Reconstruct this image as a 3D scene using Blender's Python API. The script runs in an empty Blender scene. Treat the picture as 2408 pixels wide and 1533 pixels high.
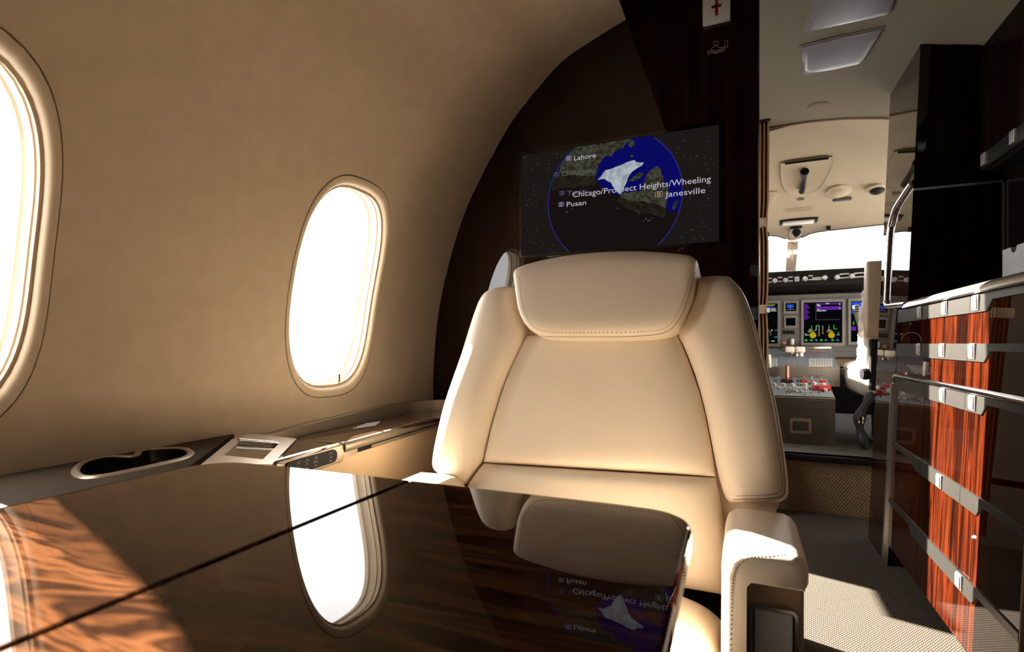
import bpy, bmesh, math, random
from mathutils import Vector, Matrix
from mathutils.bvhtree import BVHTree
random.seed(7)
scene = bpy.context.scene
COL = scene.collection
PI = math.pi

# ---------------------------------------------------------------- measuring helpers (photo pixel -> point on a real plane of the cabin)
FPX, U0, V0, EYE = 1245.0, 1204.0, 808.0, 0.85
YAW = math.atan2(542, FPX)
SN, CS = math.sin(YAW), math.cos(YAW)
def ray(u, v):
    t = (u-U0)/FPX
    return (-SN+t*CS, CS+t*SN, -(v-V0)/FPX)
def PX(u, v, X):
    r = ray(u, v); d = X/r[0]; return Vector((X, r[1]*d, EYE+r[2]*d))
def PY(u, v, Y):
    r = ray(u, v); d = Y/r[1]; return Vector((r[0]*d, Y, EYE+r[2]*d))
def PZ(u, v, Z):
    r = ray(u, v); d = (Z-EYE)/r[2]; return Vector((r[0]*d, r[1]*d, Z))
def PL(u, v, p, n):
    r = Vector(ray(u, v)); o = Vector((0, 0, EYE)); n = Vector(n)
    return o + r*((Vector(p)-o).dot(n)/r.dot(n))

# ---------------------------------------------------------------- materials
def newmat(name):
    m = bpy.data.materials.new(name); m.use_nodes = True
    nt = m.node_tree; b = nt.nodes['Principled BSDF']
    return m, nt, b
def setp(b, **k):
    names = dict(color='Base Color', rough='Roughness', metal='Metallic', coat='Coat Weight', coatr='Coat Roughness', ior='IOR',
                 spec='Specular IOR Level', sheen='Sheen Weight', em='Emission Color', es='Emission Strength', alpha='Alpha', sss='Subsurface Weight')
    for a, v in k.items():
        if a in ('color', 'em') and len(v) == 3: v = (*v, 1)
        b.inputs[names[a]].default_value = v
def texco(nt, scale=(1, 1, 1), rot=(0, 0, 0)):
    tc = nt.nodes.new('ShaderNodeTexCoord'); mp = nt.nodes.new('ShaderNodeMapping')
    mp.inputs['Scale'].default_value = scale; mp.inputs['Rotation'].default_value = rot
    nt.links.new(tc.outputs['Object'], mp.inputs['Vector'])
    return mp.outputs['Vector']
def ramp(nt, stops):
    r = nt.nodes.new('ShaderNodeValToRGB'); e = r.color_ramp.elements
    while len(e) > 1: e.remove(e[-1])
    e[0].position = stops[0][0]; e[0].color = (*stops[0][1], 1)
    for p, c in stops[1:]:
        x = e.new(p); x.color = (*c, 1)
    return r
def noise(nt, vec, scale=5, detail=3, dist=0.0, rough=.5):
    n = nt.nodes.new('ShaderNodeTexNoise'); n.inputs['Scale'].default_value = scale; n.inputs['Detail'].default_value = detail
    n.inputs['Distortion'].default_value = dist; n.inputs['Roughness'].default_value = rough
    nt.links.new(vec, n.inputs['Vector']); return n.outputs['Fac']
def bump(nt, b, h, strength=.1, dist=.002):
    bp = nt.nodes.new('ShaderNodeBump'); bp.inputs['Strength'].default_value = strength; bp.inputs['Distance'].default_value = dist
    nt.links.new(h, bp.inputs['Height']); nt.links.new(bp.outputs['Normal'], b.inputs['Normal'])
def plain(name, color, rough=.5, metal=0., var=.06, vscale=14, bmp=0., bscale=60, **k):
    m, nt, b = newmat(name); setp(b, rough=rough, metal=metal, **k)
    v = texco(nt); f = noise(nt, v, vscale, 3)
    c = Vector(color)
    r = ramp(nt, [(.3, tuple(c*(1-var))), (.7, tuple(c*(1+var)))])
    nt.links.new(f, r.inputs['Fac']); nt.links.new(r.outputs['Color'], b.inputs['Base Color'])
    if bmp: bump(nt, b, noise(nt, v, bscale, 2), bmp)
    return m
def wood(name, stops, scale, nscale=1.0, dist=.6, rough=.9, coat=1.0, coatr=.012, rot=(0, 0, 0), detail=5, spec=0., ):
    m, nt, b = newmat(name); setp(b, rough=rough, coat=coat, coatr=coatr, spec=spec)
    v = texco(nt, scale, rot); f = noise(nt, v, nscale, detail, dist, .6)
    r = ramp(nt, stops); nt.links.new(f, r.inputs['Fac']); nt.links.new(r.outputs['Color'], b.inputs['Base Color'])
    return m
def emis(name, color, strength):
    m = bpy.data.materials.new(name); m.use_nodes = True; nt = m.node_tree; nt.nodes.clear()
    e = nt.nodes.new('ShaderNodeEmission'); e.inputs['Color'].default_value = (*color, 1); e.inputs['Strength'].default_value = strength*.72
    o = nt.nodes.new('ShaderNodeOutputMaterial'); nt.links.new(e.outputs[0], o.inputs[0]); return m
def emis_noise(name, c0, c1, strength, scale=30):
    m = bpy.data.materials.new(name); m.use_nodes = True; nt = m.node_tree; nt.nodes.clear()
    v = texco(nt); f = noise(nt, v, scale, 6); r = ramp(nt, [(.38, c0), (.62, c1)]); nt.links.new(f, r.inputs['Fac'])
    e = nt.nodes.new('ShaderNodeEmission'); nt.links.new(r.outputs[0], e.inputs['Color']); e.inputs['Strength'].default_value = strength*.72
    o = nt.nodes.new('ShaderNodeOutputMaterial'); nt.links.new(e.outputs[0], o.inputs[0]); return m
def glass(name, tint=(1, 1, 1)):
    m = bpy.data.materials.new(name); m.use_nodes = True; nt = m.node_tree; nt.nodes.clear()
    t = nt.nodes.new('ShaderNodeBsdfTransparent'); t.inputs['Color'].default_value = (*tint, 1)
    g = nt.nodes.new('ShaderNodeBsdfGlossy'); g.inputs['Roughness'].default_value = .02
    lw = nt.nodes.new('ShaderNodeLayerWeight'); lw.inputs['Blend'].default_value = .5
    pw = nt.nodes.new('ShaderNodeMath'); pw.operation = 'POWER'; nt.links.new(lw.outputs['Facing'], pw.inputs[0]); pw.inputs[1].default_value = 5
    fr = nt.nodes.new('ShaderNodeMath'); fr.operation = 'MULTIPLY_ADD'; nt.links.new(pw.outputs[0], fr.inputs[0]); fr.inputs[1].default_value = .9; fr.inputs[2].default_value = .04
    mx = nt.nodes.new('ShaderNodeMixShader'); o = nt.nodes.new('ShaderNodeOutputMaterial')
    nt.links.new(fr.outputs[0], mx.inputs[0]); nt.links.new(t.outputs[0], mx.inputs[1]); nt.links.new(g.outputs[0], mx.inputs[2]); nt.links.new(mx.outputs[0], o.inputs[0])
    return m
def carpet_mat(name, c0, c1, pitch, rot=.6):
    m, nt, b = newmat(name); setp(b, rough=.95, spec=.1)
    tc = nt.nodes.new('ShaderNodeTexCoord')
    outs = []
    for ang, s in ((rot, 1.0), (rot+PI/2, .55)):
        mp = nt.nodes.new('ShaderNodeMapping'); mp.inputs['Rotation'].default_value = (ang*.0 + (PI/2 if name == 'riser_weave' else 0), 0, 0)
        mp2 = nt.nodes.new('ShaderNodeMapping'); mp2.inputs['Rotation'].default_value = (0, 0, ang)
        nt.links.new(tc.outputs['Object'], mp.inputs['Vector']); nt.links.new(mp.outputs[0], mp2.inputs['Vector'])
        w = nt.nodes.new('ShaderNodeTexWave'); w.inputs['Scale'].default_value = s*.314/pitch; w.inputs['Distortion'].default_value = 1.2
        w.inputs['Detail'].default_value = 1.5; w.inputs['Detail Scale'].default_value = 2.5
        nt.links.new(mp2.outputs[0], w.inputs['Vector']); outs.append(w.outputs['Fac'])
    mu = nt.nodes.new('ShaderNodeMath'); mu.operation = 'MULTIPLY'; nt.links.new(outs[0], mu.inputs[0]); nt.links.new(outs[1], mu.inputs[1])
    v = texco(nt); nf = noise(nt, v, 220, 2)
    ad = nt.nodes.new('ShaderNodeMath'); ad.operation = 'MULTIPLY_ADD'; nt.links.new(nf, ad.inputs[0]); ad.inputs[1].default_value = .35; nt.links.new(mu.outputs[0], ad.inputs[2])
    r = ramp(nt, [(.12, c0), (.75, c1)]); nt.links.new(ad.outputs[0], r.inputs['Fac']); nt.links.new(r.outputs[0], b.inputs['Base Color'])
    bump(nt, b, mu.outputs[0], .5, .003)
    return m

MT = {}
MT['wall'] = plain('wall_fabric', (.53, .42, .295), .85, var=.05, vscale=25, bmp=.25, bscale=500, spec=.2)
MT['cockpit'] = plain('cockpit_lining', (.44, .365, .26), .7, var=.02, spec=.2)
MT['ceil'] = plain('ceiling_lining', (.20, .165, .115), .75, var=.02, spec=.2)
MT['frame'] = plain('window_plastic', (.57, .455, .32), .7, var=.02, spec=.2)
MT['leather'] = plain('cream_leather', (.72, .61, .475), .42, var=.03, vscale=6, bmp=.06, bscale=700, spec=.35)
MT['leather2'] = plain('tan_leather', (.34, .235, .15), .45, var=.04, bmp=.06, bscale=500, spec=.35)
MT['beige'] = plain('beige_panel', (.55, .39, .235), .6, var=.03)
MT['stitch'] = plain('stitch_thread', (.17, .11, .075), .8)
MT['ebony'] = wood('ebony_panel', [(.3, (.004, .002, .0015)), (.5, (.013, .0045, .003)), (.7, (.028, .009, .005))], (45, 45, 1.2), 1.0, .4)
MT['ebony_satin'] = wood('ebony_satin', [(.3, (.002, .0012, .001)), (.5, (.006, .0024, .0018)), (.7, (.012, .004, .0025))], (45, 45, 1.2), 1.0, .4, coat=.2, coatr=.2)
MT['ebony_red'] = wood('ebony_red', [(.34, (.0015, .0007, .0005)), (.45, (.012, .0022, .0009)), (.52, (.047, .0072, .0018)), (.58, (.010, .0020, .0009)), (.70, (.054, .009, .0022))], (34, 34, .5), 1.0, .5)
MT['table'] = wood('table_wood', [(.28, (.005, .0025, .0018)), (.40, (.036, .0135, .0055)), (.48, (.010, .0042, .0025)), (.55, (.075, .028, .0105)), (.62, (.014, .0055, .003)), (.72, (.10, .038, .0145)), (.85, (.02, .008, .004))], (2.4, 17, 6), 1.0, 1.6, detail=3, rot=(0, 0, -.12))
MT['table'].node_tree.nodes['Principled BSDF'].inputs['Coat IOR'].default_value = 1.4
MT['black_gloss'] = plain('black_gloss', (.006, .005, .005), .12, coat=1, coatr=.02)
MT['black'] = plain('black_plastic', (.010, .009, .009), .5, spec=.12)
MT['rubber'] = plain('black_rubber', (.008, .008, .008), .6)
MT['chrome'] = plain('chrome', (.78, .76, .73), .12, 1.0, var=.01)
MT['brushed'] = plain('brushed_metal', (.50, .47, .42), .32, 1.0, var=.05, vscale=80)
MT['bronze'] = plain('bronze_trim', (.36, .29, .21), .38, .55, var=.03)
MT['latch'] = plain('latch_metal', (.55, .50, .45), .38, .75, var=.02)
MT['plate'] = plain('plate_metal', (.42, .40, .41), .5, .35, var=.02)
MT['strip'] = plain('strip_metal', (.12, .112, .098), .40, 1.0, var=.05, vscale=80)
MT['taupe'] = plain('taupe_trim', (.055, .040, .028), .6, var=.05, spec=.03)
MT['ledge_wood'] = wood('ledge_wood', [(.3, (.015, .008, .005)), (.55, (.05, .025, .013)), (.75, (.02, .01, .006))], (14, 2, 6), 1.0, 1.2)
MT['carpet'] = carpet_mat('cabin_carpet', (.022, .017, .0125), (.112, .088, .064), .0062)
MT['riser'] = carpet_mat('riser_weave', (.09, .06, .034), (.66, .46, .27), .0065, 1.0)
MT['carpet_grey'] = plain('grey_carpet', (.11, .105, .10), .95, var=.35, vscale=120, bmp=.5, bscale=300)
MT['grey'] = plain('grey_panel', (.105, .098, .092), .5)
MT['grey_mid'] = plain('grey_bezel', (.16, .15, .14), .45)
MT['pedestal'] = plain('pedestal_paint', (.12, .105, .09), .55)
MT['console'] = plain('console_plate', (.13, .145, .17), .5, var=.25, vscale=70)
MT['knob'] = plain('grey_knob', (.42, .42, .41), .4)
MT['white'] = plain('white_plastic', (.80, .77, .70), .4)
MT['ivory'] = plain('ivory_plastic', (.75, .70, .60), .35)
MT['red'] = plain('red_plastic', (.28, .006, .008), .4)
MT['curtain'] = plain('curtain_cloth', (.26, .135, .055), .9, var=.15, vscale=40)
MT['wool'] = plain('sheepskin_wool', (.78, .74, .68), .95, var=.1, bmp=.8, bscale=160)
MT['lav'] = plain('lamp_diffuser', (.15, .135, .145), .3, var=.02, coat=.12)
MT['glass'] = glass('window_glass')
MT['sign_white'] = plain('sign_white', (.70, .66, .62), .5)
MT['label'] = plain('label_paper', (.45, .44, .42), .6)
MT['ink'] = plain('ink', (.02, .02, .02), .6)
E_ = {}
E_['scr'] = emis('screen_black', (.011, .0085, .0075), 1.0)
E_['night'] = emis('globe_night', (.0075, .0055, .005), 1.0)
E_['ocean'] = emis('globe_ocean', (.003, .003, .105), 1.0)
E_['land'] = emis_noise('globe_land', (.018, .019, .010), (.055, .054, .038), 1.0, 90)
E_['land_dark'] = emis_noise('globe_land_dark', (.008, .007, .005), (.018, .017, .010), 1.0, 90)
E_['ice'] = emis_noise('globe_ice', (.25, .28, .32), (.42, .46, .50), 1.0, 40)
E_['rim'] = emis('globe_rim', (.016, .018, .14), 1.0)
E_['text'] = emis('map_text', (.46, .44, .50), 1.0)
E_['text_dim'] = emis('map_text_dim', (.10, .095, .10), 1.0)
E_['icon'] = emis('map_icon', (.30, .28, .52), 1.0)
E_['icon_dim'] = emis('map_icon_dim', (.07, .08, .20), 1.0)
E_['amber'] = emis('map_amber', (.55, .26, .03), 1.0)
E_['star'] = emis('map_star', (.22, .21, .19), 1.0)
for n, c in dict(green=(.03, .45, .03), yellow=(.42, .34, .01), purple=(.12, .02, .30), white=(.5, .5, .5), blue=(.02, .08, .62), cyan=(.03, .18, .34), grey=(.16, .16, .18)).items():
    E_[n] = emis('display_'+n, c, 1.0)
E_['lcd'] = emis('display_black', (.002, .002, .003), 1.0)

# ---------------------------------------------------------------- objects
def tag(o, label=None, cat=None, group=None, kind=None):
    if label: o['label'] = label
    if cat: o['category'] = cat
    if group: o['group'] = group
    if kind: o['kind'] = kind
    return o
def thing(name, label, cat, loc=(0, 0, 0), group=None):
    o = bpy.data.objects.new(name, None); COL.objects.link(o); o.location = loc; o.empty_display_size = .05
    return tag(o, label, cat, group)
def root_loc(o):
    l = Vector((0, 0, 0))
    while o: l += o.location; o = o.parent
    return l
class MB:
    def __init__(s): s.v = []; s.f = []
    def add(s, vs, fs):
        n = len(s.v); s.v += [Vector(x) for x in vs]; s.f += [tuple(i+n for i in f) for f in fs]; return s
    def box(s, a, b, bev=0., seg=2, M=None):
        bm = bmesh.new(); bmesh.ops.create_cube(bm, size=1)
        a, b = Vector(a), Vector(b); c = (a+b)/2; d = b-a
        for v in bm.verts: v.co = Vector((v.co.x*d.x, v.co.y*d.y, v.co.z*d.z))
        if bev > 0:
            bev = min(bev, .49*min(abs(d.x), abs(d.y), abs(d.z)))
            bmesh.ops.bevel(bm, geom=bm.edges[:], offset=bev, segments=seg, profile=.5, affect='EDGES')
        bm.verts.index_update()
        vs = [(M @ v.co if M else v.co)+c for v in bm.verts]; fs = [[v.index for v in f.verts] for f in bm.faces]
        bm.free(); return s.add(vs, fs)
    def loft(s, rings, closed=True, caps=True):
        n = len(rings[0]); vs = [p for r in rings for p in r]; fs = []
        for i in range(len(rings)-1):
            for j in range(n if closed else n-1):
                k = (j+1) % n
                fs.append((i*n+j, i*n+k, (i+1)*n+k, (i+1)*n+j))
        if caps and closed:
            fs.append(tuple(range(n))[::-1]); fs.append(tuple((len(rings)-1)*n+j for j in range(n)))
        return s.add(vs, fs)
    def tube(s, pts, r, n=8, closed=False, caps=True):
        pts = [Vector(p) for p in pts]; rings = []; m = len(pts); up = None
        for i, p in enumerate(pts):
            a = pts[(i-1) % m] if (closed or i > 0) else p; b = pts[(i+1) % m] if (closed or i < m-1) else p
            t = (b-a).normalized()
            if up is None: up = t.orthogonal().normalized()
            up = (up - t*up.dot(t)).normalized(); w = t.cross(up)
            rr = r[i] if isinstance(r, (list, tuple)) else r
            rings.append([p+up*rr*math.cos(2*PI*k/n)+w*rr*math.sin(2*PI*k/n) for k in range(n)])
        if closed: rings.append(rings[0])
        return s.loft(rings, True, caps and not closed)
    def cyl(s, a, b, r0, r1=None, n=20):
        r1 = r0 if r1 is None else r1
        return s.tube([a, b], [r0, r1], n)
    def lathe(s, c, prof, axis=(0, 0, 1), n=24):
        ax = Vector(axis).normalized(); e1 = ax.orthogonal().normalized(); e2 = ax.cross(e1); c = Vector(c)
        return s.loft([[c+ax*h+(e1*math.cos(2*PI*k/n)+e2*math.sin(2*PI*k/n))*r for k in range(n)] for r, h in prof], True, True)
    def poly(s, pts): return s.add(pts, [tuple(range(len(pts)))])
    def prism(s, pts, vec):
        pts = [Vector(p) for p in pts]; v = Vector(vec)
        return s.loft([pts, [p+v for p in pts]], True, True)
    def grid(s, rows, flip=False):
        n = len(rows[0]); fs = []
        for i in range(len(rows)-1):
            for j in range(n-1):
                q = (i*n+j, i*n+j+1, (i+1)*n+j+1, (i+1)*n+j)
                fs.append(q[::-1] if flip else q)
        return s.add([p for r in rows for p in r], fs)
    def ring_plate(s, outer, inner, z0, z1):
        # flat plate between two loops of equal length, from height z0 to z1
        A = [Vector((p[0], p[1], z0)) for p in outer]; B = [Vector((p[0], p[1], z1)) for p in outer]
        Cc = [Vector((p[0], p[1], z1)) for p in inner]; D = [Vector((p[0], p[1], z0)) for p in inner]
        return s.loft([A, B, Cc, D, A], True, False)
    def build(s, name, mat, parent=None, smooth=True, ang=38, recalc=True, kind=None, label=None):
        me = bpy.data.meshes.new(name); base = root_loc(parent) if parent else Vector((0, 0, 0))
        me.from_pydata([tuple(v-base) for v in s.v], [], s.f)
        if recalc:
            bm = bmesh.new(); bm.from_mesh(me); bmesh.ops.remove_doubles(bm, verts=bm.verts, dist=1e-6)
            bmesh.ops.recalc_face_normals(bm, faces=bm.faces); bm.to_mesh(me); bm.free()
        if smooth:
            me.polygons.foreach_set('use_smooth', [True]*len(me.polygons)); me.set_sharp_from_angle(angle=math.radians(ang))
        me.materials.append(mat); me.update()
        o = bpy.data.objects.new(name, me); COL.objects.link(o)
        if parent: o.parent = parent
        if kind: o['kind'] = kind
        if label: o['label'] = label
        return o
def struct(name, mb, mat, **k): return mb.build(name, mat, kind='structure', **k)
def cr(pts, n, closed=False):
    # Catmull-Rom resampling of a list of tuples
    pts = [Vector(p) for p in pts]; m = len(pts); out = []
    segs = m if closed else m-1
    for i in range(n):
        t = i*segs/(n if closed else n-1); k = min(int(t), segs-1); f = t-k
        g = lambda j: pts[j % m] if closed else (pts[j] if 0 <= j < m else (pts[0]*2-pts[1] if j < 0 else pts[-1]*2-pts[-2]))
        a, b, c, d = g(k-1), g(k), g(k+1), g(k+2)
        out.append(.5*((2*b)+(c-a)*f+(2*a-5*b+4*c-d)*f*f+(3*b-a-3*c+d)*f**3))
    return out
def rrect(cx, cy, w, h, r, n=6):
    out = []
    for (sx, sy, a0) in ((1, 1, 0), (-1, 1, PI/2), (-1, -1, PI), (1, -1, 3*PI/2)):
        for k in range(n+1):
            a = a0+PI/2*k/n
            out.append((cx+sx*(w/2-r)+r*math.cos(a), cy+sy*(h/2-r)+r*math.sin(a)))
    return out
def text_mesh(mb, body, p0, right, up, width=None, size=None, font_scale=1.0):
    cu = bpy.data.curves.new('t', 'FONT'); cu.body = body; cu.size = 1.0; cu.resolution_u = 3
    ob = bpy.data.objects.new('t', cu); COL.objects.link(ob)
    dg = bpy.context.evaluated_depsgraph_get(); me = bpy.data.meshes.new_from_object(ob.evaluated_get(dg))
    xs = [v.co.x for v in me.vertices]; x0, x1 = min(xs), max(xs)
    s = size if size else width/(x1-x0)
    sx = width/(x1-x0) if width else s
    p0, right, up = Vector(p0), Vector(right), Vector(up)
    mb.add([p0+right*((v.co.x-x0)*sx)+up*(v.co.y*s) for v in me.vertices], [tuple(p.vertices) for p in me.polygons])
    bpy.data.objects.remove(ob); bpy.data.curves.remove(cu); bpy.data.meshes.remove(me)
    return mb
def cast(o, u, v, lift=0.0):
    me = o.data; base = root_loc(o)
    t = BVHTree.FromPolygons([v_.co+base for v_ in me.vertices], [tuple(p.vertices) for p in me.polygons])
    return [_cast(t, a, b, lift) for a, b in zip(u, v)]
def _cast(t, u, v, lift):
    r = Vector(ray(u, v)).normalized(); loc, nor, i, d = t.ray_cast(Vector((0, 0, EYE)), r)
    if loc is None: return None
    if nor.dot(r) > 0: nor = -nor
    return loc+nor*lift
def dense(pts, n): return [(p.x, p.y) for p in cr([(a, b, 0) for a, b in pts], n)]
def stitch_line(mb, o, pts, n, r=.0007, dash=True, lift=.0004):
    d = dense(pts, n*2 if dash else n); q = cast(o, [p[0] for p in d], [p[1] for p in d], lift)
    if dash:
        for i in range(0, len(q)-1, 2):
            if q[i] and q[i+1] and (q[i]-q[i+1]).length < .03: mb.tube([q[i], q[i]+(q[i+1]-q[i])*.62], r, 5)
    else:
        run = []
        for p in q+[None]:
            if p is not None and (not run or (p-run[-1]).length < .05): run.append(p)
            else:
                if len(run) > 1: mb.tube(run, r, 5)
                run = [p] if p is not None else []

# ================================================================ CABIN SHELL
PROF = [(-1.02, 0), (-1.055, .3), (-1.091, .626), (-1.094, .732), (-1.072, .961), (-1.015, 1.186), (-.942, 1.372), (-.854, 1.519), (-.769, 1.645), (-.686, 1.73), (-.575, 1.827), (-.455, 1.88), (-.352, 1.919)]
PR = [(p.x, p.y) for p in cr([(a, b, 0) for a, b in PROF], 240)]
def xw(z):
    for (x0, z0), (x1, z1) in zip(PR, PR[1:]):
        if z0 <= z <= z1: return x0+(x1-x0)*(z-z0)/max(z1-z0, 1e-6)
    return PR[-1][0] if z > 1 else PR[0][0]
def nrm(z):
    dx = (xw(z+.01)-xw(z-.01))/.02; n = Vector((1, 0, -dx)).normalized(); return n    # towards the cabin
MIR = .20      # right wall mirrored about x = .10
def side(p, s): return Vector(p) if s < 0 else Vector((MIR-p[0], p[1], p[2]))
ZC, WA, WB, WN = 1.003, .185, .308, 3.0
def se(a, b, th, n=WN):
    c, s_ = math.cos(th), math.sin(th); r = (abs(c/a)**n+abs(s_/b)**n)**(-1/n); return r*c, r*s_
def wall_pt(y, z, off, s):
    n = nrm(z); return side((xw(z)+off*n.x, y, z+off*n.z), s)
ZR = [.60+.82*k/26 for k in range(27)]       # rows across the window belt
def wall(mb, y0, y1, wins, s, top_clip=None):
    zlow = [p for p in PR if p[1] < .60]; zhigh = [p for p in PR if p[1] > 1.42]
    low = zlow[::4]+[(xw(.60), .60)]; high = [(xw(1.42), 1.42)]+zhigh[::3]+([PR[-1]] if zhigh[::3][-1] != PR[-1] else [])
    for prof in (low, high): mb.grid([[side((x, y, z), s) for y in (y0, y1)] for x, z in prof])
    ys = [y0]
    for w in wins: ys += [w-.24, w+.24]
    ys.append(y1)
    for a, b in zip(ys[::2], ys[1::2]): mb.grid([[side((xw(z), y, z), s) for y in (a, b)] for z in ZR])
    for w in wins:
        edge = [(w+.24, z) for z in ZR]+[(w+.24-.48*k/16, 1.42) for k in range(1, 17)]+[(w-.24, z) for z in ZR[::-1][1:]]+[(w-.24+.48*k/16, .60) for k in range(1, 16)]
        ths = [math.atan2(z-ZC, y-w) for y, z in edge]; rings = [[side((xw(z), y, z), s) for y, z in edge]]
        for f in (.25, .5, .75, .9, 1.0):
            r = []
            for (y, z), th in zip(edge, ths):
                a, b = se(WA, WB, th); yy = y+(w+a-y)*f; zz = z+(ZC+b-z)*f; r.append(side((xw(zz), yy, zz), s))
            rings.append(r)
        for a_, b_, off in ((WA, WB, -.012), (.160, .274, -.0125)):
            rings.append([wall_pt(w+se(a_, b_, th)[0], ZC+se(a_, b_, th)[1], off, s) for th in ths])
        mb.loft(rings, True, False)
wn = 0
def window(w, s, label):
    global wn
    wn += 1
    e = thing('window_%d' % wn, None, None, wall_pt(w, ZC, 0, s)); e['kind'] = 'structure'; e['label'] = label
    N = 72; ths = [2*PI*k/N for k in range(N)]
    def ringo(a, b, off, n=WN): return [wall_pt(w+se(a, b, th, n)[0], ZC+se(a, b, th, n)[1], off, s) for th in ths]
    m = MB(); m.loft([ringo(*q) for q in ((.1832, .306, -.010), (.1832, .306, .0), (.1822, .305, .0012), (.176, .2975, .0015), (.171, .290, .0), (.1675, .2845, -.004), (.1655, .281, -.010), (.1648, .279, -.02))], True, False)
    m.build('window_frame', MT['frame'], e)
    m = MB(); m.loft([ringo(*q) for q in ((.1645, .2785, -.018), (.163, .277, -.030), (.1605, .274, -.031), (.1605, .274, -.034), (.162, .275, -.035), (.1605, .273, -.056), (.157, .269, -.060), (.157, .269, -.075))], True, False)
    m.build('window_reveal', MT['frame'], e)
    m = MB(); R = ringo(.1585, .2705, -.064); c = wall_pt(w, ZC, -.064, s)
    m.add(R+[c], [(k, (k+1) % N, N) for k in range(N)]); m.build('window_pane', MT['glass'], e)
    m = MB(); p = wall_pt(w+.05, .724, -.018, s); m.box(p+Vector((-.005, -.0045, -.004)), p+Vector((.004, .0045, .034)), .0015); m.build('shade_pull', MT['bronze'], e)
LW = [.327, 1.20]
m = MB(); wall(m, -2.2, 1.76, LW, -1); struct('wall_left', m, MT['wall'])
for w, l in zip(LW, ('bright oval cabin window cut by the left picture edge', 'bright oval cabin window between the ledge and the curved ceiling')): window(w, -1, l)
RW = [-1.42]
m = MB(); wall(m, -2.2, 1.31, RW, 1); struct('wall_right', m, MT['wall'])
for w in RW: window(w, 1, 'cabin window on the aisle side behind the camera')
# floor
m = MB(); m.box((-1.25, -2.3, -.04), (1.35, 3.06, 0)); struct('floor', m, MT['carpet'], smooth=False)
# dark overhead valance of the cabin
m = MB(); rows = [[Vector((x, y, z)) for y in (-2.2, 1.76)] for x, z in ((-.3525, 1.96), (-.352, 1.9185), (-.33, 1.922), (.1, 1.935), (.53, 1.922), (.552, 1.9185), (.5525, 1.96))]
m.grid(rows); struct('ceiling_valance', m, MT['black_gloss'])
# aft wall of the cabin
m = MB(); pts = [Vector((x, -2.2, z)) for x, z in PR[::6]+[PR[-1], (PR[-1][0], 2.0)]]; pts += [Vector((MIR-x, -2.2, z)) for x, z in ([(PR[-1][0], 2.0), PR[-1]]+PR[::6][::-1])]
m.poly(pts); struct('wall_back', m, MT['ebony'], smooth=False)
# front bulkhead (glossy ebony)
m = MB(); XB = .042
pts = [Vector((x+.002, 1.75, z)) for x, z in PR[::5]+[PR[-1]]]+[Vector((-.1, 1.75, 1.931)), Vector((XB, 1.75, 1.933)), Vector((XB, 1.75, 0))]
m.prism(pts, (0, .03, 0)); struct('wall_front', m, MT['ebony'], ang=25)
m = MB(); m.box((XB, 1.751, 0.02), (XB+.005, 1.779, 1.93), .002); struct('trim_bulkhead_edge', m, MT['chrome'])
m = MB(); m.box((XB, 1.755, 1.91), (.62, 1.775, 1.975)); struct('trim_header', m, MT['black_gloss'])
m = MB(); m.box((.62, 1.30, 0), (1.36, 1.375, .97)); m.box((.76, 1.30, .97), (1.36, 1.375, 2.0)); m.box((.44, 1.29, 1.94), (.80, 1.375, 2.0)); struct('wall_galley', m, MT['ebony'])
# vestibule shell with the open boarding door on its left
VP = PR+[(-.1, 1.945), (.1, 1.953), (.3, 1.955), (.45, 1.945), (.6, 1.922), (.75, 1.885), (.9, 1.82), (1.05, 1.72), (1.2, 1.55), (1.28, 1.3), (1.3, .9), (1.28, 0)]
DY0, DY1, DZ0, DZ = 2.06, 2.68, .62, 1.765
m = MB(); wl = [p for p in VP if p[1] <= DZ and p[0] < 0]; wc = [p for p in VP if not (p[1] <= DZ and p[0] < 0)]
m.grid([[Vector((x, y, z)) for y in (1.75, DY0)] for x, z in wl+wc[:1]]); m.grid([[Vector((x, y, z)) for y in (DY1, 3.02)] for x, z in wl+wc[:1]])
wb = [p for p in wl if p[1] <= DZ0]; m.grid([[Vector((x, y, z)) for y in (DY0, DY1)] for x, z in wb]); m.grid([[Vector((x, y, z)) for y in (2.48, DY1)] for x, z in wl+wc[:1] if z > .93])
struct('wall_vestibule', m, MT['ebony'])
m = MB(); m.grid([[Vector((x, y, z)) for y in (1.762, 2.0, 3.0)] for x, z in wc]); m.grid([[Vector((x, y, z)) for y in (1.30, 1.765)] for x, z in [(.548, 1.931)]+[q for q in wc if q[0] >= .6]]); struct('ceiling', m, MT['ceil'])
# partition of the cockpit doorway
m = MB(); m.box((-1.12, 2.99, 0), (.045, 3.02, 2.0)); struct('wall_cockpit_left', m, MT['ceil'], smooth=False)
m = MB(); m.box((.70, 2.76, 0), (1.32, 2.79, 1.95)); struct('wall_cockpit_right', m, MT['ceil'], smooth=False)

# ================================================================ MONITOR on the bulkhead
YS = 1.7475
e = thing('wall_monitor', 'wide wall screen on the dark wood bulkhead showing a globe with city names', 'monitor', (-.395, 1.75, 1.165))
x0, x1, z0, z1 = -.722, -.066, 1.164, 1.523
m = MB(); oz = [(x0-.009, z0-.009), (x1+.009, z0-.009), (x1+.009, z1+.009), (x0-.009, z1+.009)]; iz = [(x0, z0), (x1, z0), (x1, z1), (x0, z1)]
A = [Vector((a, 1.7495, b)) for a, b in oz]; B = [Vector((a, 1.7445, b)) for a, b in oz]; C_ = [Vector((a, 1.7445, b)) for a, b in iz]; D = [Vector((a, 1.7485, b)) for a, b in iz]
m.loft([A, B, C_, D], True, False); m.build('bezel', MT['black_gloss'], e, ang=20)
m = MB(); m.box((x0, 1.7475, z0), (x1, 1.7495, z1)); panel = m.build('screen_panel', E_['scr'], e, smooth=False)
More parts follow.
